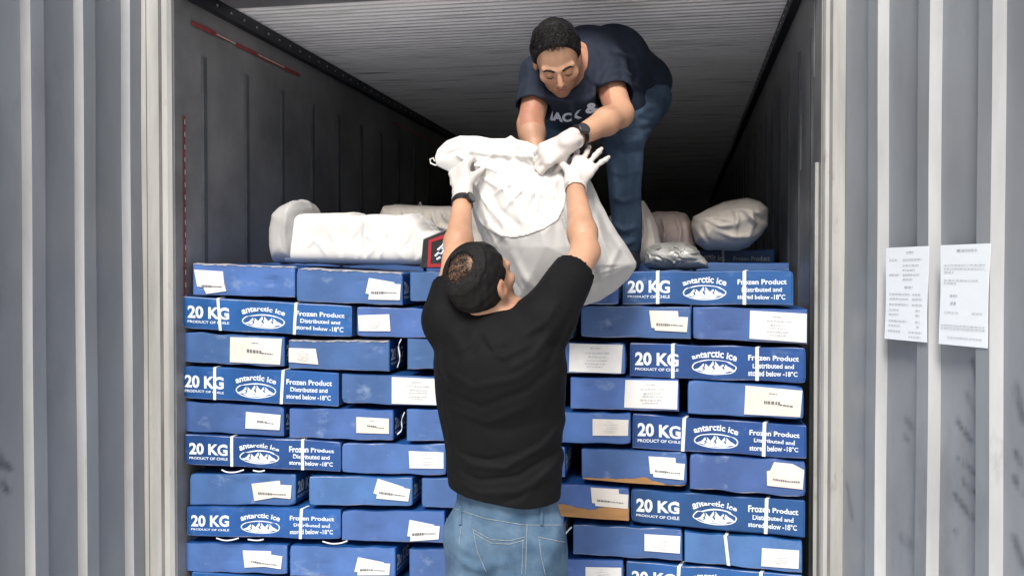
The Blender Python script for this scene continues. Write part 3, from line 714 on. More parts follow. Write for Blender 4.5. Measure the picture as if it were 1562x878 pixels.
# rows of the front stack: (kind, xl, xr, top y at xl, top y at xr, bottom y at xl, bottom y at xr, extras)
q = lambda x0, x1, y0, y1, st='plain', a=0: ([(x0, y0+a), (x1, y0-a), (x1, y1-a), (x0, y1+a)], st)
rows = [
 [('E', 294, 450, 401, 406, 450, 454, dict(st=[([(297, 411), (345, 413), (347, 447), (304, 449)], 'tornl')], lip=1, d='torn corner label at its left end', dents=((.78, .5, .06, .006),))),
  ('E', 452, 614, 408, 415, 460, 466, dict(st=[([(559, 424), (612, 423), (612, 457), (559, 456)], 'torn')], lip=1, d='torn white label at its right end')),
  ('E', 625, 776, 413, 412, 460, 461, dict(d='plain front half behind the raised arm')),
  ('E', 788, 944, 412, 414, 461, 465, dict(d='front hidden under the hanging sack')),
  ('L', 950, 1210, 413.5, 412, 464, 465.5, dict(bands=[(.21, 0), (.72, 0)], d='printed side out and two white straps'))],
 [('L', 279, 536, 451, 466, 501, 515, dict(bands=[(.215, .015), (.68, -.01)], d='printed side out and two white straps', dents=((.97, .5, .05, .005),))),
  ('E', 544, 703, 467, 471, 513, 517, dict(st=[([(547, 481), (595, 480), (597, 504), (548, 504)], 'plain')], d='small label at its left end')),
  ('E', 714, 874, 467, 468, 515, 517, dict(d='front hidden by the man in black')),
  ('E', 886, 1054, 465, 467, 514, 517, dict(st=[([(991, 472), (1050, 475), (1049, 506), (994, 505)], 'doublel')], d='torn doubled label at right')),
  ('E', 1057, 1232, 467, 470.5, 517, 525, dict(st=[([(1145, 474), (1232, 478), (1230, 522), (1144, 516)], 'plain')], d='large smudged label at right'))],
 [('E', 276, 434, 505, 513, 552, 560, dict(st=[([(353, 513), (431, 516), (428, 556), (352, 552)], 'plain')], d='large typed label at its right end')),
  ('E', 440, 594, 518, 519, 562, 567, dict(st=[([(441, 530), (483, 532), (487, 555), (441, 552)], 'plain')], lip=1, d='small label and kraft top edge')),
  ('E', 621, 778, 515, 518, 563, 566, dict(d='plain front mostly behind the man')),
  ('E', 790, 954, 520, 523, 567, 571, dict(st=[([(870, 523), (951, 525), (948, 570), (869, 566)], 'plain')], d='big smudged label at right')),
  ('L', 961, 1229, 522, 529.5, 574, 584.5, dict(bands=[(.25, 0), (.73, 0)], d='printed side out and two white straps'))],
 [('L', 275, 516, 557, 568, 607, 620, dict(bands=[(.225, .0), (.66, -.012)], d='printed side out and two white straps')),
  ('E', 521, 680, 569, 573, 615, 619.5, dict(st=[([(599, 574), (676, 577), (674, 618), (599, 614)], 'plain')], d='large typed label at right')),
  ('E', 690, 850, 570, 573, 619, 622, dict(d='front hidden by the man in black')),
  ('E', 870, 1036, 574, 577, 623, 628, dict(st=[([(955, 579), (1035, 580), (1033, 624), (953, 621)], 'plain')], d='large typed label at right')),
  ('E', 1049, 1226, 579, 589, 631, 640, dict(st=[([(1138, 588), (1225, 595), (1221, 636), (1136, 631)], 'plain')], d='large stained label at right'))],
 [('E', 276, 433, 611, 619, 658, 666, dict(st=[([(377, 628), (429, 632), (427, 655), (376, 652)], 'plain')], d='small label at its right end')),
  ('E', 441, 600, 622, 624, 668, 672, dict(st=[([(545, 636), (594, 638), (594, 661), (545, 660)], 'plain')], d='small label at its right end')),
  ('E', 620, 777, 623, 625, 672, 675, dict(d='plain front mostly behind the man')),
  ('E', 798, 962, 626, 629, 674, 677.5, dict(st=[([(905, 638), (959, 640), (958, 664), (905, 664)], 'plain')], d='small label and dull left corner')),
  ('L', 965, 1230, 629, 647.5, 683, 699.5, dict(bands=[(.305, -.01), (.765, -.005)], d='printed side out and two white straps'))],
 [('L', 282, 519, 661, 672.5, 708, 719.5, dict(bands=[(.31, 0), (.765, 0)], d='printed side out and two white straps')),
  ('E', 521, 680, 674.5, 676, 721, 725, dict(st=[([(625, 687), (677, 689), (677, 714), (626, 713)], 'plain')], d='small label at its right end')),
  ('E', 700, 862, 677, 680, 724, 728, dict(d='front hidden by the man in black')),
  ('E', 887, 1048, 683, 688.5, 731, 742, dict(st=[([(990, 694), (1045, 699), (1044, 731), (992, 727)], 'doublel')], torn=[(0, .04), (.25, .1), (.45, .12), (.62, .2), (.66, .13), (.8, .02), (.98, .0)], d='torn lower edge showing brown card')),
  ('E', 1052, 1229, 691, 702.5, 745, 759, dict(st=[([(1170, 703), (1227, 707), (1226, 746), (1171, 742)], 'tornup')], d='torn slanting label at right'))],
 [('E', 289, 451, 721, 721.5, 770, 770.5, dict(st=[([(385, 728), (446, 733), (445, 762), (387, 762)], 'double')], d='torn doubled label at right')),
  ('E', 471, 629, 725, 727, 770, 772, dict(st=[([(572, 727), (627, 738), (625, 764), (571, 759)], 'torn')], d='torn doubled label at right')),
  ('E', 643, 800, 728, 730, 774, 776, dict(d='plain front mostly behind the man')),
  ('E', 806, 960, 733, 744, 783, 794.5, dict(st=[([(902, 742), (960, 746), (960, 775), (903, 771)], 'doublel')], torn=[(0, .32), (.3, .37), (.42, .34), (.6, .27), (.68, .3), (.85, .47), (1, .44)], d='ripped front showing wide brown card')),
  ('L', 963, 1228, 744.5, 762.5, 796, 819.5, dict(bands=[(.785, -.006)], d='printed side out and one white strap'))],
 [('L', 285, 519, 771.5, 775.5, 817, 822.5, dict(bands=[(.755, -.008)], d='printed side out and one white strap')),
  ('E', 521, 678, 777, 778, 824, 828, dict(st=[([(621, 791), (672, 793), (671, 821), (623, 825)], 'torn')], d='torn label at its right end')),
  ('E', 700, 860, 779, 784, 828, 836, dict(d='front hidden by the man in black')),
  ('E', 874, 1041, 799, 806, 845, 855, dict(st=[([(984, 813), (1038, 817), (1037, 843), (984, 839)], 'plain')], d='small label at its right end')),
  ('E', 1044, 1224, 809, 823, 857, 873.5, dict(st=[([(1163, 834), (1219, 839), (1218, 867), (1162, 862)], 'plain')], bands=[(.35, .03)], d='small label and one upright strap'))],
 [('E', 283, 438, 826, 830, 871, 876, dict(st=[([(372, 826), (432, 842), (430, 869), (372, 864)], 'double')], d='torn doubled label at right', dents=((.45, .5, .05, .004),))),
  ('E', 442, 603, 830, 834, 878, 882, dict(st=[([(542, 849), (596, 851), (596, 876), (542, 877)], 'torn')], d='label at its right end')),
  ('E', 624, 782, 836, 838, 883, 886, dict(d='plain front beside faded jeans')),
  ('E', 800, 951, 850, 853, 896, 899, dict(st=[([(894, 863), (948, 865), (948, 888), (894, 887)], 'plain')], d='small label at its right end')),
  ('L', 956, 1224, 854, 876, 905, 929, dict(bands=[(.305, -.01), (.77, -.005)], d='printed side out and two white straps'))],
]
cartons = {}; YF = .06; ORD = ['leftmost', 'second from left', 'middle', 'second from right', 'rightmost']
for ri, row in enumerate(rows):
    for ci, (k, xl, xr, tl, tr, bl, br, ex) in enumerate(row):
        yf = YF+random.Random(ri*9+ci).uniform(-.004, .008)+(.012 if (k == 'E' and ci == 0) else 0)
        px = [(xl, tl+.6), (xr, tr+.6), (xr, br-.4), (xl, bl-.4)]
        W4 = [at(*p_, yf) for p_ in px]
        lab = f"blue carton, {ex['d']}, {ORD[ci]} in {ROWN[ri]} row"
        if len(lab.split()) > 16: lab = f"blue carton, {ex['d']}, {ORD[ci]}, {ROWN[ri]} row"
        C = make_carton(*W4, .55 if k == 'E' else .36, k, lab, 'blue frozen product cartons stacked at the container mouth', ri*17+ci*3+1, dents=ex.get('dents', ()), bot='edge')
        cartons[(ri, ci)] = C
        if ex.get('lip'):                        # frayed open top edge
            b = MB(); a_ = [C.P(.01+.98*i/40, 0, .995, .002) for i in range(41)]; c_ = [C.P(.01+.98*i/40, 0, .965+.012*math.sin(i*.9+ri)+.012*math.sin(i*2.3), .0022) for i in range(41)]; d_ = [p_+np.array([0, .03, .003]) for i, p_ in enumerate(a_)]
            b.add(d_+a_+c_, [(41+i, 82+i, 83+i, 42+i) for i in range(40)]+[(i, 41+i, 42+i, 1+i) for i in range(40)]); b.build('torn_card', M['kraftpale'], C.o)
        for qd, st in ex.get('st', []): sticker(C, qd, st, px)
        for bu, dx in ex.get('bands', []): C.band(bu, .0105 if k == 'E' else .0115, dx)
        if ex.get('torn'):                       # bare brown card where the blue face has been ripped away
            T = ex['torn']; b = MB(); top = []; lo_ = []
            for i in range(41):
                u = i/40; w_ = np.interp(u, [a[0] for a in T], [a[1] for a in T]) + .012*math.sin(u*37+ri)+.008*math.sin(u*91)
                u2 = .006+u*.988; top.append(C.P(u2, 0, max(w_, .012), .0016)); lo_.append(C.P(u2, 0, .008, .0035))
            Vt = top+lo_+[p_+[0, .003, 0] for p_ in top]; n = 41
            b.add(Vt, [(i, n+i, n+i+1, i+1) for i in range(40)]+[(i, i+1, 2*n+i+1, 2*n+i) for i in range(40)])
            b.build('torn_card', M['kraft'], C.o)
# kraft top lip on two opened cartons
# rows below the picture down to the floor
zb = {c: None for c in range(2)}
lowL = at(280, 876, YF)[2]; lowR = at(1224, 930, YF)[2]
for r in range(9, 13):
    for ci in range(5):
        L_at = (r % 2 == 1 and ci == 0) or (r % 2 == 0 and ci == 4)
        hgt = .1215; z1 = min(cartons[(8, k)].P(.5, 0, 0)[2] for k in range(5))-.003-(r-9)*(hgt+.002)
        z0 = z1-hgt
        if z0 < .0: break
        xs = [.02, .62, 1.0, 1.385, 1.77, 2.27] if r % 2 == 1 else [.02, .41, .80, 1.19, 1.64, 2.27]
        x0, x1 = xs[ci]+.005, xs[ci+1]-.008
        make_carton((x0, YF, z1), (x1, YF, z1), (x1, YF, z0), (x0, YF, z0), .55, 'E' if x1-x0 < .5 else 'L', 'blue carton in the lowest rows near the container floor',
                    'blue cartons in the lowest rows near the floor', 900+r*7+ci, sideprint=False, res=(6, 3, 3))
ZLOW = z0
# cartons behind: stacks two to four, standing on the floor; only their uppermost rows and the gaps show them
def back_stack(y0, depth, h, nrow, xs, skip=(), lab='', top_labels=None):
    src = {}
    for c in range(len(xs)-1):
        for r in range(nrow):
            if (c, r) in skip: continue
            wd = xs[c+1]-xs[c]-.012
            if r < nrow-1: l = lab
            else: l = top_labels[c] if top_labels else lab
            key = round(wd, 3)
            z = .0+r*h
            if key not in src:
                C = make_carton((xs[c]+.006, y0, z+h-.003), (xs[c+1]-.006, y0, z+h-.003), (xs[c+1]-.006, y0, z), (xs[c]+.006, y0, z), depth, 'E', l, lab_group, 500+int(y0*100)+c, sideprint=False, res=(6, 3, 3))
                src[key] = C.o; o = C.o
            else:
                s_ = src[key]; o = s_.copy(); COL.objects.link(o); o['label'] = l
                o.location = (xs[c]+wd/2+.006, s_.location.y, z)
                for ch in list(s_.children):
                    cc = ch.copy(); COL.objects.link(cc); cc.parent = o
lab_group = 'blue cartons stacked deeper inside the container'
XS = [.02+i*.375 for i in range(7)]
back_stack(.645, .54, .1273, 13, XS, lab='blue carton hidden in the second stack behind the front cartons',
           top_labels=['blue carton atop the second stack, against the left wall', 'blue carton atop the second stack, below the white sack', 'blue carton atop the second stack, beside the red-edged box',
                       'blue carton atop the second stack, behind the hanging sack', 'blue carton atop the second stack, under the beige sacks', 'violet-blue carton end showing behind the top right printed carton'])
back_stack(1.21, .54, .132, 13, XS, skip=((4, 12), (5, 12)), lab='blue carton hidden in the third stack behind the front cartons',
           top_labels=['blue carton atop the third stack, against the left wall', 'blue carton atop the third stack, behind the white sack', 'blue carton atop the third stack, under the far beige bag',
                       'blue carton atop the third stack, behind the crouching man', '', ''])
C = make_carton((1.685, 1.21, 1.714), (2.262, 1.21, 1.714), (2.262, 1.21, 1.586), (1.685, 1.21, 1.586), .36, 'L',
                'blue printed carton with a white strap, partly covered, behind the clear bag', lab_group, 777)
C.band(.60, .011)

# ------------------------------------------------------------------ sacks lying on the cartons
def polysdf(P, X, Z):
    d = None; ins = None; n = len(P)
    for i in range(n):
        a, b = P[i], P[(i+1) % n]; dx, dz = b[0]-a[0], b[1]-a[1]; L = dx*dx+dz*dz+1e-12
        t = np.clip(((X-a[0])*dx+(Z-a[1])*dz)/L, 0, 1); e = (X-a[0]-t*dx)**2+(Z-a[1]-t*dz)**2
        d = e if d is None else np.minimum(d, e)
        c = ((a[1] > Z) != (b[1] > Z)) & (X < (b[0]-a[0])*(Z-a[1])/(b[1]-a[1]+1e-12)+a[0])
        ins = c if ins is None else ins ^ c
    d = np.sqrt(d); return np.where(ins, -d, d)
def sack_field(pix, Y0, T, res, soft=.05, bulge=None, lean=0, thin=.006, front=1., back=1., pw=.5):
    P = [at(a, b, Y0) for a, b in pix]; P2 = [(p[0], p[2]) for p in P]
    xs = [p[0] for p in P2]; zs = [p[1] for p in P2]; m = .03
    f = Field((min(xs)-m, Y0-T-m-abs(lean), min(zs)-m), (max(xs)+m, Y0+T+m+abs(lean), max(zs)+m), res)
    X, Z = np.meshgrid(f.ax[0], f.ax[2], indexing='ij'); d = polysdf(P2, X, Z)
    th = thin+T*np.clip(1-np.exp(np.minimum(d, 0)/soft*1.0), 0, 1)**pw
    if bulge is not None: th = th*bulge(X, Z)
    Y = f.ax[1]; zc = (min(zs)+max(zs))/2
    yc = Y0+lean*(Z-zc)/max(max(zs)-min(zs), .01)
    dy = Y[None, :, None]-yc[:, None, :]
    f.v = np.maximum(d[:, None, :], np.where(dy < 0, -dy-th[:, None, :]*front, dy-th[:, None, :]*back)*.7).astype(np.float32)
    return f

# white sack block at left
s1 = empty('white_sack', at(560, 404, .3), 'large white packed sack lying on the left cartons, flat front with a seam', 'sack')
f = sack_field([(452, 330), (470, 326), (500, 325), (530, 325), (549, 324), (556, 329), (580, 327), (615, 328), (640, 326), (655, 338), (664, 352), (684, 356), (684, 404), (640, 405), (560, 404), (500, 403), (450, 402), (446, 370)], .30, .13, .005, soft=.010)
f.crease([(553, 326), (551, 360), (554, 402)], .14, .008, -.008, -9, .2)
f.crease([(470, 330), (500, 345), (520, 402)], .14, .05, .006, -9, .2); f.crease([(600, 335), (610, 400)], .14, .05, .005, -9, .2)
f.crease([(640, 330), (650, 350), (668, 362)], .14, .012, .006, -9, .2)
rs = np.random.RandomState(8)
for i in range(26):
    x, y = rs.uniform(460, 660), rs.uniform(328, 400); a = rs.uniform(.6, 2.6); L = rs.uniform(8, 26)
    f.crease([(x-L*math.cos(a), y-L*math.sin(a)), (x, y), (x+L*math.cos(a+.4), y+L*math.sin(a+.4))], .16, rs.uniform(.004, .008), rs.choice([.003, .004, -.0035]), -9, .2, True)
f.noise(.0025, 28, 3); f.build('sack_body', M['sack'], s1)
f = sack_field([(423, 350), (427, 325), (440, 313), (460, 304), (471, 307), (479, 320), (481, 345), (476, 372), (470, 403), (428, 403), (424, 380)], .29, .15, .005, soft=.03)
f.crease([(452, 318), (447, 350), (455, 400)], .14, .009, -.012, -9, .3); f.crease([(436, 325), (432, 360), (440, 400)], .14, .008, .009, -9, .3)
f.crease([(462, 312), (466, 345), (462, 400)], .14, .007, .01, -9, .3); f.crease([(455, 312), (470, 318), (477, 335)], .14, .006, .01, -9, .3); f.noise(.003, 45, 6); f.smooth(); f.build('sack_mouth', M['sackthin'] if 'sackthin' in M else M['sackgrey'], s1)
# beige bag behind it
s2 = empty('beige_bag', at(640, 404, .82), 'folded beige bag lying behind the white sack', 'bag', 'dusty bags lying on the cartons')
f = sack_field([(586, 328), (592, 314), (610, 312), (640, 314), (700, 314), (760, 318), (770, 400), (700, 403), (600, 403), (585, 360)], .90, .15, .006, soft=.025)
for c in ([(610, 314), (625, 340), (622, 380)], [(655, 316), (668, 345), (690, 352)], [(640, 318), (648, 350)], [(672, 318), (685, 340)]): f.crease(c, .75, .010, .013, -9, .95)
f.noise(.003, 40, 2); f.build('sack_body', M['sackold'], s2)
b = MB(); b.tube([at(638, 316, .9), at(641, 308, .9), at(644, 316, .9)], .004); b.build('tie_string', M['sackold'], s2)
# sacks at right
s3 = empty('beige_sack', at(1110, 380, .8), 'big round beige sack lying near the right wall', 'sack', 'dusty bags lying on the cartons')
f = sack_field([(1053, 345), (1056, 330), (1080, 318), (1105, 308), (1140, 302), (1158, 307), (1171, 318), (1171, 345), (1160, 362), (1143, 376), (1125, 381), (1075, 380), (1060, 370)], .95, .16, .006, soft=.06)
for c in ([(1060, 345), (1078, 372), (1085, 380)], [(1100, 322), (1130, 318), (1160, 325)], [(1145, 310), (1150, 340), (1140, 372)], [(1070, 330), (1100, 345), (1125, 343)], [(1155, 318), (1168, 332)], [(1062, 335), (1090, 330), (1120, 338)], [(1090, 350), (1120, 362), (1150, 360)], [(1120, 312), (1125, 335), (1118, 370)], [(1075, 340), (1082, 365)], [(1135, 320), (1158, 345)]): f.crease(c, .8, .010, .010, -9, .95)
f.noise(.004, 35, 4); f.build('sack_body', M['sackold'], s3)
s4 = empty('dusty_sack', at(1028, 380, .9), 'small pinkish dusty sack between the leaning beige sack and big round one', 'sack', 'dusty bags lying on the cartons')
f = sack_field([(985, 330), (1003, 322), (1030, 322), (1046, 326), (1056, 340), (1062, 375), (1060, 395), (1000, 395), (985, 370)], 1.05, .14, .006, soft=.03)
for c in ([(1030, 325), (1038, 350), (1036, 380)], [(1008, 326), (1015, 350), (1010, 380)], [(1045, 335), (1052, 370)]): f.crease(c, .9, .009, .014, -9, 1.1)
f.noise(.003, 50, 8); f.build('sack_body', M['sackpink'], s4)
s5 = empty('beige_sack', at(975, 404, .6), 'tall beige sack leaning behind the crouching man\'s shin', 'sack', 'dusty bags lying on the cartons')
f = sack_field([(930, 330), (950, 318), (972, 306), (982, 305), (992, 325), (1003, 350), (1010, 375), (1012, 404), (960, 408), (925, 406), (920, 360)], .72, .09, .006, soft=.035)
for c in ([(978, 310), (985, 350), (975, 400)], [(990, 330), (1000, 380)], [(965, 340), (960, 400)]): f.crease(c, .65, .010, .012, -9, .78)
f.noise(.003, 40, 9); f.build('sack_body', M['sackold'], s5)
# clear bag on the printed carton
s6 = empty('plastic_bag', at(1030, 411, .2), 'crumpled cloudy grey plastic bag on the top right printed carton', 'bag')
f = sack_field([(982, 392), (986, 378), (1000, 371), (1020, 368), (1045, 369), (1062, 376), (1070, 388), (1080, 400), (1082, 409), (1050, 411), (1010, 412), (990, 410), (983, 403)], .22, .11, .0035, soft=.03)
rs = np.random.RandomState(4)
for i in range(22):
    x, y = rs.uniform(988, 1066), rs.uniform(374, 402); a = rs.uniform(0, 3.1); L = rs.uniform(6, 20)
    f.crease([(x-L*math.cos(a), y-L*.5*math.sin(a)), (x, y), (x+L*math.cos(a+.5), y+L*.5*math.sin(a+.5))], .14, .0035, rs.choice([.006, .008, -.005]), -9, .25)
f.noise(.003, 70, 5); f.build('bag_body', M['plastic'], s6)
# black and red box standing by the white sack
s7 = empty('black_box', at(662, 408, .15), 'black card box with a red-bordered front and white glyphs beside the raised arm', 'box')
def quadslab(px, Y, th, off=0, insetv=None):
    A = [at(*p, Y-off) for p in px]; return A
b = MB(); P0 = [(641, 409), (645, 364), (700, 341), (703, 409)]
A = [at(p[0], p[1], .12+(.05 if i in (2, 3) else 0)) for i, p in enumerate(P0)]; Bk = [a+np.array([.01, .09, 0]) for a in A]
b.add(A+Bk, [(0, 3, 2, 1), (4, 5, 6, 7), (0, 1, 5, 4), (1, 2, 6, 5), (2, 3, 7, 6), (3, 0, 4, 7)]); o7 = b.build('box_body', M['black'], s7)
bm_ = o7.modifiers.new('b', 'BEVEL'); bm_.width = .004; bm_.segments = 2
def onbox(s, t, off=.001): p = (A[0]*(1-s)+A[3]*s)*(1-t)+(A[1]*(1-s)+A[2]*s)*t; return p+np.array([.1, -1, 0])*off
b = MB()
def fr(a0, a1, b0, b1, th, off):
    for (u0, u1, v0, v1) in ((a0, a1, b0, b0+th), (a0, a1, b1-th, b1), (a0, a0+th*.8, b0+th, b1-th), (a1-th*.8, a1, b0+th, b1-th)):
        b.add([onbox(u0, v0, off), onbox(u1, v0, off), onbox(u1, v1, off), onbox(u0, v1, off)], [(0, 1, 2, 3)])
fr(.17, .98, .03, .88, .10, .0012); b.build('red_border', M['redcard'], s7)
b = MB()
for st in ([(.36, .34), (.44, .42), (.52, .38), (.60, .48)], [(.42, .50), (.56, .60), (.62, .72)], [(.40, .24), (.50, .30)], [(.52, .52), (.66, .50)], [(.70, .3), (.76, .55), (.84, .5)]):
    b.tube([onbox(*p, .0015) for p in st], .0045, 5)
b.build('white_glyph', M['ink'], s7)

# ------------------------------------------------------------------ the sack between the two men
s8 = empty('white_sack', at(850, 465, -.1), 'large white woven sack hanging in the hands of the two men', 'sack')
SY = -.09
pix8 = [(664, 240), (668, 228), (682, 215), (702, 208), (728, 208), (752, 212), (772, 212), (780, 207), (788, 213), (806, 217), (822, 226), (840, 232), (868, 238), (885, 252),
        (900, 276), (912, 302), (926, 330), (943, 358), (960, 382), (971, 401), (970, 408), (958, 426), (940, 443), (915, 458), (893, 465), (860, 470), (820, 480), (780, 478),
        (765, 440), (752, 400), (738, 372), (729, 350), (722, 325), (719, 302), (716, 284), (704, 287), (688, 283), (686, 262), (675, 257), (666, 252)]
def bl(X, Z):
    return .45+.75*np.clip((2.0-Z)/.30, 0, 1)
f = sack_field(pix8, SY, .13, .004, soft=.10, bulge=bl, thin=.007, pw=1.0)
fy = -9
for c, w_, a in (([(700, 225), (740, 232), (790, 236), (830, 240)], .010, .012), ([(745, 214), (765, 228), (775, 240)], .007, .010), ([(690, 232), (720, 250), (730, 290)], .009, .012),
     ([(780, 212), (800, 232), (835, 246)], .008, .012), ([(760, 224), (800, 250), (850, 262)], .010, -.010), ([(835, 250), (810, 300), (800, 345)], .016, .009),
     ([(845, 255), (870, 300), (866, 345)], .014, .010), ([(728, 300), (745, 345), (780, 370)], .012, .008), ([(880, 262), (905, 320), (925, 390)], .012, .012),
     ([(895, 290), (925, 350), (955, 395)], .010, -.007), ([(905, 380), (920, 420), (905, 455)], .014, .010), ([(870, 390), (900, 430), (940, 430)], .014, -.008),
     ([(668, 236), (690, 228), (712, 216)], .008, -.009), ([(720, 215), (716, 245), (722, 280)], .009, -.011), ([(780, 380), (800, 420), (830, 455)], .016, .008), ([(945, 375), (930, 410), (925, 440)], .009, .008),
     ([(760, 260), (790, 290), (850, 300)], .013, .006), ([(740, 270), (760, 320), (800, 350)], .013, -.006)):
    f.crease(c, SY-.08, w_, a, fy, SY+.02)
rs = np.random.RandomState(21)
for i in range(30):
    x, y = rs.uniform(700, 930), rs.uniform(225, 450); a = rs.uniform(.7, 2.0); L = rs.uniform(20, 55)
    f.crease([(x-L*math.cos(a), y-L*math.sin(a)), (x+rs.uniform(-5, 5), y), (x+L*math.cos(a+.4), y+L*math.sin(a+.4))], SY-.08, rs.uniform(.006, .012), rs.choice([.002, .003, -.0025]), fy, SY+.02)
for (hx, hy), tips in (((700, 250), [(728, 300), (750, 330), (775, 350), (735, 345), (790, 300), (760, 260)]), ((838, 248), [(820, 330), (790, 350), (770, 320), (855, 340), (880, 400), (915, 430), (745, 300), (900, 360)]),
                       ((785, 214), [(760, 270), (800, 280), (830, 300), (730, 250)]), ((968, 402), [(900, 420), (880, 445), (920, 370), (870, 400)]), ((900, 290), [(890, 380), (930, 400), (905, 440)])):
    for (tx, ty) in tips:
        mx_, my_ = (hx+tx)/2+rs.uniform(-6, 6), (hy+ty)/2+rs.uniform(-4, 4); f.crease([(hx+(tx-hx)*.12, hy+(ty-hy)*.12), (mx_, my_), (tx, ty)], SY-.08, .0060, rs.choice([.006, .007, -.005]), fy, SY+.02, True)
f.noise(.0016, 26, 1); f.noise(.0008, 70, 2)
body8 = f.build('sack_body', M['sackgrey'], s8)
# the mouth of the sack folded down over the outside: a second white layer with a rounded lower hem
poly = [(664, 240), (668, 228), (682, 215), (702, 208), (728, 208), (752, 212), (772, 212), (780, 207), (788, 213), (806, 217), (822, 226), (840, 232), (866, 238), (872, 262), (869, 290), (866, 320), (858, 338), (838, 352),
        (815, 360), (795, 364), (775, 362), (757, 354), (742, 345), (732, 335), (724, 315), (721, 300), (716, 283), (704, 287), (688, 283), (686, 262), (675, 257), (666, 252)]
P2 = [(at(a, b_, SY)[0], at(a, b_, SY)[2]) for a, b_ in poly]
sl = f.v.copy(); X, Z = np.meshgrid(f.ax[0], f.ax[2], indexing='ij'); d2 = polysdf(P2, X, Z)
g2 = Field(f.lo, f.lo+(f.n-1)*f.res, f.res); g2.n = f.n; g2.ax = f.ax
Yb = f.ax[1][None, :, None]
g2.v = np.maximum(np.maximum(sl-.0035, d2[:, None, :]-.001), np.broadcast_to(Yb-(SY+.0), sl.shape)).astype(np.float32)
g2.build('folded_mouth', M['sack'], s8)
b = MB(); b.tube([at(672, 250, SY), at(664, 252, SY), at(657, 249, SY), at(656, 243, SY), at(661, 241, SY), at(663, 246, SY)], .0028); b.build('tie_string', M['sack'], s8)

# ------------------------------------------------------------------ people
def frame(yaw, pitch, roll, base='back'):
    """head axes: r (viewer's right), u (crown), f (face)"""
    f0 = np.array([0, 1., 0]) if base == 'back' else np.array([0, -1., 0]); r0 = np.array([1., 0, 0]); z = np.array([0, 0, 1.])
    def rz(v, a): c, s = math.cos(a), math.sin(a); return np.array([v[0]*c-v[1]*s, v[0]*s+v[1]*c, v[2]])
    f0 = rz(f0, yaw); r0 = rz(r0, yaw)
    f1 = math.cos(pitch)*f0+math.sin(pitch)*z; u1 = math.cos(pitch)*z-math.sin(pitch)*f0
    r = math.cos(roll)*r0+math.sin(roll)*u1; u = math.cos(roll)*u1-math.sin(roll)*r0
    return r, u, f1
def head(F_, C, A, s=1.0):
    r, u, f = A; L = lambda x, y, z: C+s*(x*r+y*u+z*f); AA = [r, u, f]; e = lambda a, b, c: tuple(s*q_ for q_ in (a, b, c))
    F_.ell(L(0, .035, -.014), e(.077, .088, .098), AA, .02)
    F_.ell(L(0, -.018, .030), e(.065, .085, .062), AA, .02)
    F_.ell(L(0, -.070, .034), e(.051, .040, .050), AA, .02)
    F_.ell(L(0, -.098, .066), e(.022, .018, .018), AA, .02)
    for q_ in (-1, 1):
        F_.ell(L(q_*.046, -.022, .058), e(.022, .020, .022), AA, .014)            # cheek bones
        F_.cap(L(q_*.050, .022, .072), L(q_*.012, .020, .090), .009*s, .009*s, .010)   # brow ridge
        F_.ell(L(q_*.031, .002, .100), e(.017, .012, .014), AA, .010, True)       # socket
        F_.ell(L(q_*.031, .002, .078), e(.0145, .011, .0125), AA, .003)           # lowered lid over the eyeball
        F_.ell(L(q_*.079, -.006, -.008), e(.010, .033, .019), AA, .006)           # ear
        F_.ell(L(q_*.088, -.002, -.004), e(.006, .018, .010), AA, .004, True)
        F_.ell(L(q_*.012, -.031, .098), e(.0085, .008, .010), AA, .005)           # nostril wing
    F_.cap(L(0, .016, .088), L(0, -.026, .112), .0075*s, .0115*s, .008)
    F_.cap(L(-.020, -.054, .084), L(.020, -.054, .084), .0055*s, None, .006); F_.cap(L(-.008, -.054, .089), L(.008, -.054, .089), .0055*s, None, .005)
    F_.cap(L(-.016, -.066, .083), L(.016, -.066, .083), .0062*s, None, .006)
    F_.cap(L(-.024, -.060, .090), L(.024, -.060, .090), .0022*s, None, .003, None, True)
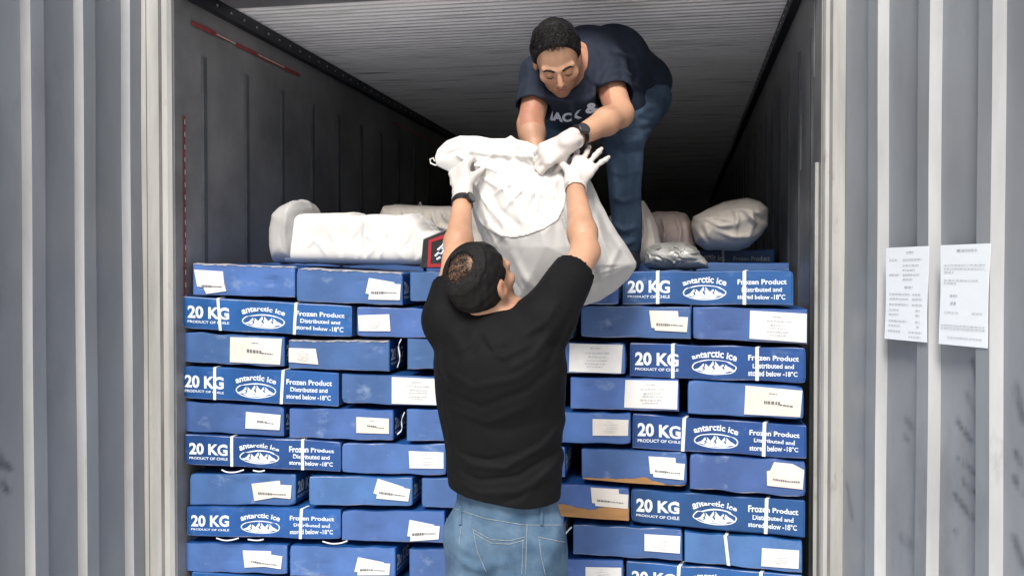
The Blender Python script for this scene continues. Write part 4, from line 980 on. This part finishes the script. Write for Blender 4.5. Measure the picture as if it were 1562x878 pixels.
def handshape(F_, W_, d, n, side, curls, spread, thumb, r=.0088, scale=1.0, palm_r=.0145):
    """W_ wrist, d fingers' direction, n normal out of the palm, side = unit vector towards the thumb"""
    W_ = np.array(W_, float); d = np.array(d, float); d /= np.linalg.norm(d); n = np.array(n, float); n -= (n@d)*d; n /= np.linalg.norm(n)
    w_ = np.cross(d, n); w_ = w_ if w_@np.array(side) > 0 else -w_
    tips = []
    for i in range(4):                           # index .. little
        o = (.031-.0205*i)*scale; kn = W_+d*(.092-.004*abs(i-1))*scale+w_*o; base = W_+w_*o*.62+d*.012*scale
        F_.cap(base, kn, palm_r*scale*1.05, palm_r*.88*scale, .016)
        a = spread*(1.2-i*.8); dd = math.cos(a)*d+math.sin(a)*w_; Ls = np.array([.045, .027, .021])*(1.0, 1.1, 1.02, .8)[i]*scale
        p = kn; c = 0
        for j in range(3):
            c += curls[i][j] if isinstance(curls[i], (list, tuple)) else curls[i]*(.8, 1, .7)[j]
            q_ = p+(math.cos(c)*dd+math.sin(c)*n)*Ls[j]
            ra = (r*(1.08, .98, .9, .78)[j])*scale*(1, 1.03, 1, .87)[i]; rb = (r*(1.0, .92, .8)[j])*scale*(1, 1.03, 1, .87)[i]
            F_.cap(p, q_, ra, rb, .006 if j else .010); p = q_
        tips.append(p)
    b0 = W_+w_*.018*scale+d*.022*scale; t1, t2, t3 = thumb
    v1 = (t1[0]*d+t1[1]*w_+t1[2]*n); v1 /= np.linalg.norm(v1); v2 = (t2[0]*d+t2[1]*w_+t2[2]*n); v2 /= np.linalg.norm(v2)
    p1 = b0+v1*.048*scale; p2 = p1+v2*.034*scale; p3 = p2+(v2+.25*(d))/np.linalg.norm(v2+.25*d)*.026*scale
    g = scale*r/.0100; F_.cap(b0, p1, .0165*g, .0125*g, .014); F_.cap(p1, p2, .0115*g, .0100*g, .006); F_.cap(p2, p3, .0100*g, .0082*g, .004)
    return w_

# ---- man in black, seen from behind, on the ground, both arms up
fm = empty('person', (at(770, 770, -.48)[0], -.5, -.16), 'man in black T-shirt and faded jeans seen from behind, arms raised holding the sack', 'person')
nb = at(738, 486, -.55); hc = at(735, 430, -.60)
HA = frame(R(-32), R(34), R(-9))
shL, shR = at(684, 478, -.57), at(842, 480, -.57)
elL, elR = at(697, 398, -.40), at(893, 384, -.38)
wrL, wrR = at(706, 300, -.20), at(877, 284, -.20)
hipc = at(772, 800, -.47); chest = at(762, 560, -.55); waist = at(768, 700, -.50)
kL, kR = np.array([hipc[0]-.10, -.50, .42]), np.array([hipc[0]+.11, -.42, .42])
aL, aR = np.array([hipc[0]-.13, -.56, -.06]), np.array([hipc[0]+.14, -.50, -.06])
bf = Field((shL[0]-.15, -.86, -.17), (elR[0]+.10, .06, wrL[2]+.27), .005)
FY = [0, 1, 0]
def arm(F_, sh, el, wr, k=.02, s=1.0):
    F_.cap(sh, el, .052*s, .042*s, k); m = el+(wr-el)*.28
    F_.cap(el, m, .040*s, .0435*s, k); F_.cap(m, wr, .043*s, .0275*s, k)
arm(bf, shL, elL, wrL); arm(bf, shR, elR, wrR)
bf.chain([shL, at(742, 528, -.56), shR], [.055, .045, .055], .03); bf.cap(chest, hipc, .13, .12, .04, (FY, .7)); bf.cap(nb+[0, .03, -.03], hc+[0, .0, -.02], .060, .058, .025)
bf.ell(chest+[0, 0, .04], (.15, .10, .17), None, .04)
for h_, kk, aa in ((-1, kL, aL), (1, kR, aR)):
    hp = hipc+[h_*.08, 0, -.04]; bf.cap(hp, kk, .085, .058, .03); bf.cap(kk, aa, .055, .042, .02)
    bf.cap(aa+[0, -.04, -.045], aa+[h_*.02, .16, -.06], .042, .035, .02, ([0, 0, 1], .7))
head(bf, hc, HA, .96)
glL = Field(wrL-.14, wrL+.26, .0028); glR = Field(wrR-.14, wrR+[.2, .2, .24], .0028)
# left hand holds the rolled mouth of the sack, right hand spread against its top
hL = dict(W_=wrL+(wrL-elL)/np.linalg.norm(wrL-elL)*.012, d=[-.22, .25, .95], n=[.45, .85, -.10], side=[1, -.3, 0], curls=[1.0, 1.05, 1.05, 1.0], spread=.04, thumb=((.75, .6, .5), (.6, .3, .85), 0))
hR = dict(W_=wrR+(wrR-elR)/np.linalg.norm(wrR-elR)*.012, d=[.34, .52, .78], n=[-.2, .85, -.4], side=[-1, 0, 0], curls=[.45, .28, .15, .10], spread=.30, thumb=((.55, .85, .1), (.5, .8, .3), 0))
for F_, H_ in ((bf, hL), (bf, hR)): handshape(F_, r=.0072, palm_r=.0115, **H_)
bodyF = bf.build('body', M['skin'], fm); paint_skin(bodyF, hc, HA, [(elL, wrL), (elR, wrR)], .5, .55, .96)
def cuff(F_, wr, el, r0):
    v = (el-wr)/np.linalg.norm(el-wr); F_.cap(wr-v*.02, wr+v*.018, r0, r0*1.06, .012)
    F_.cut(wr+v*.018, v, wr-.06, wr+.06, .002); F_.cap(wr+v*.004, wr+v*.05, r0-.003, r0-.002, .002, None, True)
def crinkle(F_, wr, rs, n=16, amp=.0016):
    for _ in range(n):
        c = wr+rs.uniform(-.03, .03, 3); F_.ell(c, tuple(rs.uniform(.004, .022, 3)), None, .006)
for F_, H_, w0, e0, nm in ((glL, hL, wrL, elL, 'glove'), (glR, hR, wrR, elR, 'glove')):
    handshape(F_, r=.0091, palm_r=.0150, **H_); cuff(F_, w0, e0, .033); F_.noise(.0008, 140, 3); F_.noise(.0009, 60, 8); F_.build(nm, M['glove'], fm)
# T-shirt
sf = Field((shL[0]-.14, -.86, hipc[2]-.10), (shR[0]+.18, -.25, shR[2]+.20), .005)
YB_ = -.55
sf.chain([at(688, 494, -.56), at(742, 528, -.565), at(834, 492, -.56)], [.064, .062, .066], .03)
P_ = [(764, 560, .188, -.555), (763, 610, .170, -.54), (765, 660, .158, -.525), (770, 710, .158, -.51), (772, 790, .160, -.49)]
for i in range(len(P_)-1):
    a, b_ = P_[i], P_[i+1]; sf.cap(at(a[0], a[1], a[3]), at(b_[0], b_[1], b_[3]), a[2], b_[2], .03, (FY, .68))
sf.ell(at(765, 560, -.60), (.150, .10, .13), None, .05)
def sleeve(F_, sh, el, t, r0, r1, flare=.0):
    e = sh+(el-sh)*t; F_.cap(sh, e, r0, r1, .045)
sleeve(sf, at(686, 484, -.57), elL, .50, .071, .064); sleeve(sf, shR+[-.01, 0, 0], elR, .66, .076, .064)
sf.cap(nb+[-.03, .03, -.055], nb+[.045, .03, -.055], .062, .062, .03)
for c, w_, a in (([(690, 500), (720, 540), (700, 590)], .02, .006), ([(745, 505), (730, 530), (700, 545)], .012, -.008), ([(750, 515), (775, 540), (820, 520)], .010, .008), ([(735, 505), (755, 530), (790, 528)], .010, -.007),
    ([(690, 560), (730, 585), (800, 570), (850, 530)], .012, .008), ([(680, 590), (740, 615), (810, 590), (855, 550)], .013, -.008), ([(690, 620), (750, 640), (820, 610)], .012, .007),
    ([(845, 500), (820, 540), (780, 560)], .013, .009), ([(870, 480), (850, 520), (835, 560)], .012, -.008), ([(855, 455), (835, 490), (800, 510)], .012, .008),
    ([(686, 690), (720, 708), (770, 712), (830, 680), (858, 645)], .011, .011), ([(684, 712), (730, 732), (790, 726), (850, 690)], .010, -.010), ([(690, 735), (730, 752), (790, 750), (856, 712)], .010, .009),
    ([(700, 690), (745, 700), (790, 690)], .008, -.007), ([(790, 770), (820, 735), (855, 700)], .012, .009), ([(740, 772), (790, 760), (830, 740)], .010, -.007), ([(700, 745), (712, 765), (735, 775)], .010, .006),
    ([(675, 600), (685, 650), (686, 700)], .012, .008), ([(730, 640), (770, 655), (830, 640)], .02, -.006), ([(668, 520), (672, 560), (690, 590)], .013, .008)):
    sf.crease(c, -.62, w_*.75, a*.9, -9, -.50)
sf.noise(.0030, 15, 5)
# hem follows the photo: low in the middle and right, higher at the left hip
h1, h2 = at(684, 757, -.62), at(790, 783, -.64); nn_ = np.cross(h2-h1, [0, 1, 0]); nn_ = nn_ if nn_[2] < 0 else -nn_
sf.cut(h2, nn_, (sf.lo), (at(790, 700, -.5)[0]+.6, 0, sf.lo[2]+.35), .004)
h3, h4 = at(780, 783, -.62), at(866, 777, -.60); nn2 = np.cross(h4-h3, [0, 1, 0]); nn2 = nn2 if nn2[2] < 0 else -nn2
sf.cut(h3, nn2, (sf.lo), (at(790, 700, -.5)[0]+.6, 0, sf.lo[2]+.35), .004)
sf.cap(at(772, 770, -.49), at(775, 860, -.48), .150, .150, .01, (FY, .66), True)
# sleeve openings
for sh, el, t, r_ in ((at(686, 484, -.57), elL, .50, .066), (shR+[-.01, 0, 0], elR, .66, .064)):
    v = (el-sh)/np.linalg.norm(el-sh); e = sh+(el-sh)*(t+.05); sf.cut(e, v, e-.12, e+.12, .004); sf.cap(e-v*.03, e+v*.06, r_-.008, r_-.006, .006, None, True)
# neck opening
sf.cap(nb+[.0, .0, .025], nb+[0, .02, .16], .060, .085, .010, None, True)
sf.smooth()
shirtF = sf.build('t_shirt', M['tee'], fm)
# jeans
jf = Field((hipc[0]-.27, -.86, -.17), (hipc[0]+.27, -.24, hipc[2]+.14), .006)
jf.cap(at(772, 752, -.49), at(772, 800, -.48), .142, .154, .03, (FY, .70)); jf.cap(hipc+[-.085, -.035, -.03], hipc+[-.078, -.03, -.12], .092, .090, .03); jf.cap(hipc+[.085, -.035, -.03], hipc+[.078, -.03, -.12], .092, .090, .03)
for h_, kk, aa in ((-1, kL, aL), (1, kR, aR)):
    hp = hipc+[h_*.085, 0, -.08]; jf.cap(hp, kk, .092, .070, .03); jf.cap(kk, aa+[0, 0, .03], .070, .060, .02)
for c, w_, a in (([(690, 790), (700, 830), (730, 850)], .012, .006), ([(700, 860), (740, 868), (780, 860)], .010, .006), ([(690, 845), (720, 866), (745, 876)], .010, .007), ([(850, 800), (845, 840), (830, 876)], .012, .006), ([(800, 800), (800, 840), (795, 876)], .010, -.007), ([(690, 770), (705, 800), (700, 820)], .008, -.006)):
    jf.crease(c, -.60, w_, a, -9, -.50)
jf.noise(.0025, 26, 9); jf.smooth()
jeansF = jf.build('jeans', M['denim'], fm)
tj = bvh(jeansF)
stitch('seam_stitching', tj, [[(684, 772), (740, 790), (800, 800), (862, 800)], [(720, 806), (748, 822), (778, 824), (800, 818)], [(722, 812), (750, 828), (778, 829), (800, 823)], [(798, 822), (797, 850), (796, 876)], [(722, 808), (728, 840), (742, 872)],
    [(820, 818), (850, 824), (862, 826)], [(822, 820), (826, 850), (832, 876)], [(804, 798), (803, 830), (802, 876)], [(700, 782), (704, 800), (700, 830)]], .0012, M['thread'], fm)
b = MB()
for x in (702, 826):
    q_ = [cast(tj, x, y_, .004) for y_ in (772, 780, 790, 800)]; q_ = [p for p in q_ if p is not None]
    if len(q_) > 1: b.tube(q_, .005, 6)
b.build('belt_loop', M['denim'], fm)
# shoes (out of the picture)
for aa, h_ in ((aL, -1), (aR, 1)):
    f_ = Field(aa-[.1, .14, .12], aa+[.1, .26, .1], .006); f_.cap(aa+[0, -.04, -.045], aa+[h_*.02, .17, -.06], .050, .042, .02, ([0, 0, 1], .8)); f_.cap(aa+[0, 0, -.04], aa+[0, 0, .03], .05, .048, .02)
    f_.cut(aa+[0, 0, -.099], [0, 0, -1], f_.lo, f_.lo+1, .003); f_.build('shoe', M['black'], fm)
# hair with a thin bald crown
def hair_cap(C, A, s, grow, cuts, bald=None, res=.003, nz=.0010, seed=0):
    r, u, f = A; L = lambda x, y, z: C+s*(x*r+y*u+z*f)
    H_ = Field(C-.16, C+.16, res)
    H_.ell(L(0, .035, -.014), tuple(s*(q_+grow) for q_ in (.077, .088, .098)), [r, u, f], .02)
    H_.ell(L(0, -.015, -.035), tuple(s*(q_+grow*.6) for q_ in (.070, .075, .066)), [r, u, f], .02)
    rs = np.random.RandomState(seed)
    X, Y, Z = np.meshgrid(*[a.astype(np.float32) for a in H_.ax], indexing='ij', sparse=True)
    for _ in range(14):
        d = rs.randn(3); d /= np.linalg.norm(d); H_.v += (nz*.35*np.sin((X*d[0]+Y*d[1]+Z*d[2])*rs.uniform(90, 330)+rs.uniform(0, 6))).astype(np.float32)
    for (p, n_) in cuts:
        nn = n_[0]*r+n_[1]*u+n_[2]*f; H_.cut(L(*p), nn, C-.16, C+.16, .006)
    for q_ in (-1, 1): H_.ell(L(q_*.088, -.012, .0), (.017, .040, .026), [r, u, f], .004, True)
    if bald is not None:
        for p, rr in bald: H_.ell(L(*p), rr, [r, u, f], .020, True)
    return H_
cutsF = [((0, -.044, -.06), (0, -1, -.15)), ((0, .06, .055), (0, -.45, 1)), ((0, -.02, .02), (0, -.75, .9))]
Hc = hair_cap(hc, HA, .96, .0045, cutsF, [((.016, .112, -.080), (.047, .040, .034)), ((.034, .088, -.092), (.014, .03, .016)), ((-.030, .100, -.086), (.014, .022, .016)), ((.010, .130, -.050), (.024, .012, .03))], seed=3)
hairF = Hc.build('hair', M['hair'], fm)
def strands(tree_c, C, A, n, gen, name, parent, rad=.0009):
    b = MB(); r, u, f = A
    for i in range(n):
        P = gen(i)
        if P: b.tube(P, [rad, rad*.9, rad*.3] if len(P) == 3 else [rad*(1-.7*k/(len(P)-1)) for k in range(len(P))], 4)
    return b.build(name, M['hair'], parent, True)
rs = np.random.RandomState(11)
def surf(C, A, a, b_, off):                       # point on the cranium: direction in head space
    d = np.array([math.sin(a)*math.cos(b_), math.sin(b_), math.cos(a)*math.cos(b_)])
    p = np.array([d[0]*(.077+off), d[1]*(.088+off)+.035, d[2]*(.098+off)-.014]); return C+p@np.array(A)
def genF(i):
    # strands sweep out from the crown whorl; a few cross the bald spot
    cr = np.array([.20, .78, -.59]); t = rs.uniform(0, 2*math.pi); k0 = .36+.56*rs.uniform() 
    e1 = np.array([1, 0, 0.]); e2 = np.cross(cr, e1); P = []
    sw = rs.uniform(.25, .7); L0 = rs.uniform(.16, .30)
    for j in range(5):
        k = k0+L0*j/4; ang = t+sw*j/4*.6; d = cr+k*1.3*(math.cos(ang)*e1+math.sin(ang)*e2); d /= np.linalg.norm(d)
        if d[1] < -.42 or d[2] > .72: return None
        off = .0035 if k0 < .3 else .0085
        off = .0005+.003*min(1, k/.45)
        P.append(hc+np.array([d[0]*(.077+off), d[1]*(.088+off)+.035, d[2]*(.098+off)-.014])@np.array(HA))
    return P
strands(None, hc, HA, 2600, genF, 'hair_strands', fm, .0009)
def genB(i):
    cr = np.array([.20, .78, -.59]); e1 = np.array([1, 0, 0.]); e2 = np.cross(cr, e1); a0 = rs.uniform(-.5, .5); off = rs.uniform(-.62, .62); P = []; st = rs.uniform(-.6, .25); L0 = rs.uniform(.25, .55); cv = rs.uniform(-.2, .2)
    for j in range(5):
        x = st+L0*j/4; y = off+a0*x+cv*x*x; d = cr+x*(.75*e1-.6*e2)+y*(.6*e1+.75*e2); d /= np.linalg.norm(d)
        o_ = -.0025+.0035*min(1, math.hypot(x, y)/.5)
        P.append(hc+np.array([d[0]*(.077+o_), d[1]*(.088+o_)+.035, d[2]*(.098+o_)-.014])@np.array(HA))
    return P
strands(None, hc, HA, 300, genB, 'thin_hair', fm, .0006)
# watch on the left wrist
def watch(parent, wr, el, r0, face, big=1):
    v = (el-wr)/np.linalg.norm(el-wr); c = wr+v*.032*big; o = MB(); n = 28
    a = np.cross(v, face); a /= np.linalg.norm(a); b_ = np.cross(a, v); b_ = b_ if b_@np.array(face) > 0 else -b_
    P = [c+(a*math.cos(2*math.pi*i/n)+b_*math.sin(2*math.pi*i/n))*r0 for i in range(n)]
    V = []; 
    for p in P:
        d = (p-c)/r0
        for dr, dv in ((0, -.009), (.0025, -.009), (.0025, .009), (0, .009)): V.append(p+d*dr+v*dv)
    Fc = []
    for i in range(n):
        j = (i+1) % n
        for k in range(4): Fc.append((4*i+k, 4*j+k, 4*j+(k+1) % 4, 4*i+(k+1) % 4))
    o.add(V, Fc); band = o.build('watch_strap', M['watch'], parent, False)
    m = MB(); k = 20; R1 = .0185*big; top = []
    for h_, rr in ((.001, R1), (.010, R1), (.0115, R1*.86)):
        for i in range(k): top.append(c+b_*(r0+h_)+(a*math.cos(2*math.pi*i/k)+v*math.sin(2*math.pi*i/k))*rr)
    Fc = [(l*k+i, l*k+(i+1) % k, (l+1)*k+(i+1) % k, (l+1)*k+i) for l in (0, 1) for i in range(k)]+[tuple(range(k))[::-1]]
    m.add(top, Fc); wc = m.build('watch_case', M['watch'], parent)
    g = MB(); g.add([c+b_*(r0+.0116)+(a*math.cos(2*math.pi*i/k)+v*math.sin(2*math.pi*i/k))*R1*.85 for i in range(k)], [tuple(range(k))]); g.build('watch_glass', M['glass'], wc)
watch(fm, wrL, elL, .0325, np.array([.75, -.65, 0]))

# ---- man bending down from the top of the cartons
um = empty('person', (at(940, 400, .35)[0], .35, 1.633), 'man in navy T-shirt and dark jeans crouching atop the cartons, bending down to the sack', 'person')
uh = at(850, 90, .02); UA = frame(R(15), R(-50), R(13), 'front')
usL, usR = at(824, 116, .17), at(922, 106, .22)         # viewer's left and right shoulder
ueL, ueR = at(809, 190, .06), at(946, 174, .06)
uwL, uwR = at(818, 236, .0), at(872, 214, -.15)
uback = at(934, 92, .42); upel = at(968, 145, .62)
ukR, uaR = at(951, 212, .34), at(958, 386, .42)
ukL, uaL = at(852, 214, .36), at(842, 386, .42)
uf = Field((ueL[0]-.14, -.36, 1.60), (upel[0]+.20, .84, 2.60), .005)
uf.cap(usL, ueL, .054, .044, .02); uf.cap(ueL, ueL+(uwL-ueL)*.3, .043, .045, .02); uf.cap(ueL+(uwL-ueL)*.3, uwL, .044, .029, .02)
uf.cap(usR, ueR, .056, .045, .02); uf.cap(ueR, ueR+(uwR-ueR)*.3, .044, .046, .02); uf.cap(ueR+(uwR-ueR)*.3, uwR, .045, .029, .02)
uf.cap(usL, usR, .055, .055, .03); mid = (usL+usR)/2
uf.cap(mid, uback, .11, .12, .04); uf.cap(uback, upel, .12, .12, .04); uf.cap(mid+[0, 0, 0], uh+[.02, .05, -.01], .058, .058, .02)
for hp, kk, aa in ((upel+[.05, 0, -.02], ukR, uaR), (upel+[-.10, -.02, -.02], ukL, uaL)):
    uf.cap(hp, kk, .082, .058, .03); uf.cap(kk, aa, .054, .040, .02); uf.cap(aa+[0, .03, -.035], aa+[-.02, -.14, -.045], .036, .030, .02, ([0, 0, 1], .7))
head(uf, uh, UA, .98)
uL = dict(W_=uwL+(uwL-ueL)/np.linalg.norm(uwL-ueL)*.012, d=[.15, -.05, -.98], n=[.2, -.95, 0], side=[1, 0, 0], curls=[.6, .65, .65, .7], spread=.04, thumb=((.8, .6, .4), (.8, .1, .6), 0))
uR = dict(W_=uwR+(uwR-ueR)/np.linalg.norm(uwR-ueR)*.012, d=[-.86, -.12, -.48], n=[-.15, .90, -.3], side=[-.3, 0, -1], curls=[.7, .8, .85, .9], spread=.06, thumb=((.7, .65, .45), (.8, .1, .7), 0))
for H_ in (uL, uR): handshape(uf, r=.0072, palm_r=.0115, **H_)
bodyU = uf.build('body', M['skin'], um); paint_skin(bodyU, uh, UA, [(ueL, uwL), (ueR, uwR)], .62)
for H_, w0, e0 in ((uL, uwL, ueL), (uR, uwR, ueR)):
    F_ = Field(w0-.22, w0+[.16, .2, .14], .0028); handshape(F_, r=.0091, palm_r=.0150, **H_); cuff(F_, w0, e0, .035); F_.noise(.0008, 140, 4); F_.noise(.0009, 60, 7); F_.build('glove', M['glove'], um)
# navy T-shirt
nf_ = Field((usL[0]-.14, -.06, 2.00), (upel[0]+.24, .90, 2.62), .005)
nf_.cap(at(832, 118, .19), at(915, 112, .22), .088, .090, .05); nf_.cap(mid+[0, .03, -.02], uback, .132, .124, .05); nf_.cap(uback, upel+[.02, .0, .04], .124, .130, .05)
nf_.ell(at(892, 95, .30), (.14, .12, .13), None, .05)
nf_.cap(at(846, 166, .10), at(875, 172, .14), .050, .054, .04); nf_.cap(at(852, 160, .12), at(905, 160, .17), .054, .060, .05); nf_.cap(at(880, 168, .25), at(950, 165, .42), .06, .09, .05)
sl1 = usL+(ueL-usL)*.62; sl2 = usR+(ueR-usR)*.60
nf_.cap(usL, sl1, .068, .068, .035); nf_.cap(usR, sl2, .078, .074, .035)
for c, w_, a in (([(800, 90), (812, 120), (808, 165)], .012, .007), ([(835, 150), (860, 168), (905, 150)], .011, .009), ([(900, 60), (915, 100), (905, 150)], .014, .008), ([(925, 60), (945, 90), (950, 130)], .013, -.008),
    ([(960, 60), (975, 95), (965, 120)], .014, .009), ([(895, 120), (915, 140), (912, 155)], .010, -.009), ([(840, 135), (855, 150), (880, 155)], .008, -.007), ([(880, 175), (900, 160), (915, 150)], .008, .008), ([(805, 100), (830, 118), (838, 150)], .008, .008), ([(905, 70), (930, 80), (975, 72)], .010, .007), ([(930, 120), (950, 112), (985, 118)], .009, .009), ([(890, 110), (905, 130), (925, 140)], .008, .008), ([(940, 100), (925, 125), (920, 145)], .011, .010), ([(980, 75), (995, 95), (1000, 115)], .011, -.008)):
    nf_.crease(c, .15, w_, a, -9, .55)
nf_.noise(.0022, 22, 6)
for e, sh, el, r_ in ((sl1, usL, ueL, .068), (sl2, usR, ueR, .074)):
    v = (el-sh)/np.linalg.norm(el-sh); e = e+v*.015; nf_.cut(e, v, e-.13, e+.13, .004); nf_.cap(e-v*.03, e+v*.07, r_-.009, r_-.007, .006, None, True)
nf_.cap((mid+uh)/2+[0, -.02, -.03], uh+[0, -.1, -.05], .062, .09, .012, None, True)
hv = (upel-uback)/np.linalg.norm(upel-uback)
nf_.cut(upel+hv*.03, hv, upel-.3, upel+.3, .004)
nf_.smooth(); shirtU = nf_.build('t_shirt', M['navy'], um)
# dark jeans
uj = Field((ukL[0]-.14, .12, 1.62), (upel[0]+.22, .90, 2.52), .005)
uj.cap(upel+[.0, 0, .0], upel+[-.08, -.02, -.01], .124, .120, .04); uj.cap(upel+[.048, -.02, -.02], ukR, .100, .074, .03); uj.cap(ukR, uaR+[0, 0, .02], .076, .050, .02); uj.ell(ukR+[0, -.03, .0], (.066, .055, .075), None, .02)
uj.cap(upel+[-.11, -.03, -.03], ukL, .10, .076, .03); uj.cap(ukL, uaL+[0, 0, .02], .070, .058, .02)
for c, w_, a in (([(930, 205), (955, 222), (978, 215)], .010, .008), ([(932, 225), (955, 238), (980, 228)], .009, -.008), ([(935, 250), (940, 300), (938, 350)], .012, .007), ([(965, 180), (985, 160), (1005, 150)], .012, .008), ([(975, 200), (995, 185), (1010, 165)], .010, -.007), ([(932, 340), (950, 352), (970, 345)], .009, .008), ([(840, 200), (865, 205), (900, 195)], .010, .007), ([(932, 262), (950, 268), (976, 260)], .008, .006), ([(933, 300), (952, 308), (974, 298)], .009, .006), ([(940, 365), (955, 372), (968, 366)], .007, .007), ([(955, 215), (962, 260), (960, 320)], .012, .005), ([(960, 170), (975, 180), (1000, 178)], .009, -.006), ([(935, 190), (955, 198), (985, 190)], .009, .008)):
    uj.crease(c, .32, w_, a*1.4, -9, .6)
uj.noise(.0025, 24, 2); uj.smooth(); jeansU = uj.build('jeans', M['denimdark'], um)
stitch('seam_stitching', bvh(jeansU), [[(975, 190), (968, 240), (966, 300), (958, 360)]], .0011, M['denimdark'], um)
for aa in (uaL, uaR):
    f_ = Field(aa-[.09, .24, .09], aa+[.1, .12, .09], .005); f_.cap(aa+[0, .03, -.035], aa+[-.02, -.15, -.045], .044, .038, .02, ([0, 0, 1], .8)); f_.cap(aa+[0, 0, -.04], aa+[0, 0, .02], .046, .044, .02)
    f_.build('shoe', M['black'], um)
# chest lettering
ts = bvh(shirtU)
def project_text(body, x0, x1, y0, y1, tilt, arc, name, parent, bold=.05):
    v, fc = fit(text_polys(body, bold), 0, 1, 0, 1); V = []; ok = []
    for x, y in v:
        px = x0+(x1-x0)*x; py = y1-(y1-y0)*y+tilt*x+arc*4*x*(1-x); h_ = cast(ts, px, py, .0015)
        V.append(tuple(h_) if h_ is not None else None)
    good = [t_ for t_ in fc if all(V[i] is not None for i in t_)]
    lim = [t_ for t_ in good if max((Vector(V[a])-Vector(V[b_])).length for a in t_ for b_ in t_) < .06]
    mesh(name, [p if p is not None else (0, 0, 0) for p in V], lim, M['ink'], parent)
project_text('JACK', 836, 888, 167, 185, -1, 6, 'printed_text', um)
project_text('&', 893, 915, 158, 174, -2, 0, 'printed_text', um)
# hair, brows, lashes
cutsU = [((0, -.045, -.06), (0, -1, -.1)), ((0, .060, .066), (0, -.62, 1)), ((0, -.01, .012), (0, -.5, 1.1))]
Hu = hair_cap(uh, UA, .98, .012, cutsU, None, nz=.0014, seed=9); Hu.build('hair', M['hair'], um)
rs = np.random.RandomState(5)
def genU(i):
    a = rs.uniform(-1.5, 1.5); b_ = rs.uniform(.35, 1.5); P = []; da = rs.uniform(-.2, .2); db = rs.uniform(-.28, -.1)
    for j in range(4):
        aa, bb_ = a+da*j/3, b_+db*j/3
        if bb_ < .55 and abs(aa) < 1.2: return None
        P.append(surf(uh, UA, aa, bb_, .0105+.003*math.sin(j*1.4+i)))
    return P
strands(None, uh, UA, 1500, genU, 'hair_strands', um, .0012)
r_, u_, f_ = UA; Lh = lambda x, y, z: uh+x*r_+y*u_+z*f_
for q_ in (-1, 1):
    b = MB(); b.tube([Lh(q_*.050, .020, .0835), Lh(q_*.040, .0275, .0885), Lh(q_*.026, .0275, .0945), Lh(q_*.013, .022, .0985)], [.0018, .0036, .0042, .003], 6); b.build('eyebrow', M['hair'], um, True)
    b = MB(); b.tube([Lh(q_*.044, -.003, .0865), Lh(q_*.037, -.0065, .0905), Lh(q_*.028, -.0070, .0915), Lh(q_*.019, -.003, .0885)], [.0008, .0018, .0018, .0008], 5); b.build('eyelash', M['hair'], um, True)
b = MB(); b.tube([Lh(-.018, -.0545, .0895), Lh(-.006, -.053, .0945), Lh(.006, -.053, .0945), Lh(.018, -.0545, .0895)], [.002, .0042, .0042, .002], 6)
b.tube([Lh(-.014, -.065, .0885), Lh(0, -.067, .0925), Lh(.014, -.065, .0885)], [.002, .0045, .002], 6); b.build('lips', M['lip'], um, True)
watch(um, uwR, ueR, .036, np.array([.1, -.85, .15]), 1.1)

# ------------------------------------------------------------------ loose strap ends hanging in the gaps
b_pts = [([(338, 716), (346, 720), (360, 720), (372, 716)], 5), ([(386, 717), (396, 719), (404, 717)], 5), ([(330, 820), (342, 824), (354, 823), (364, 820)], 7), ([(378, 822), (392, 824), (402, 822)], 7),
         ([(492, 825), (505, 829), (520, 828), (530, 824)], 7), ([(862, 838), (858, 826), (863, 812), (872, 803)], 7), ([(606, 662), (614, 655), (612, 640), (617, 628)], 4), ([(606, 560), (611, 545), (607, 527), (612, 517)], 2)]
for n_, (pl, rr) in enumerate(b_pts):
    b = MB(); Q = [at(p[0], p[1], .045) for p in pl]; Q2 = []
    Q2 = Q
    for _ in range(3): Q2 = [Q2[0]]+[q_ for i in range(len(Q2)-1) for q_ in (Q2[i]*.75+Q2[i+1]*.25, Q2[i]*.25+Q2[i+1]*.75)]+[Q2[-1]]
    b.tube(Q2, .0028, 5, flat=.35)
    host = min(cartons.values(), key=lambda c: np.linalg.norm(np.array(c.P(.5, 0, 1))-Q[0]) if True else 0)
    b.build('strap', M['strap'], host.o, True)
bpy.context.view_layer.update()
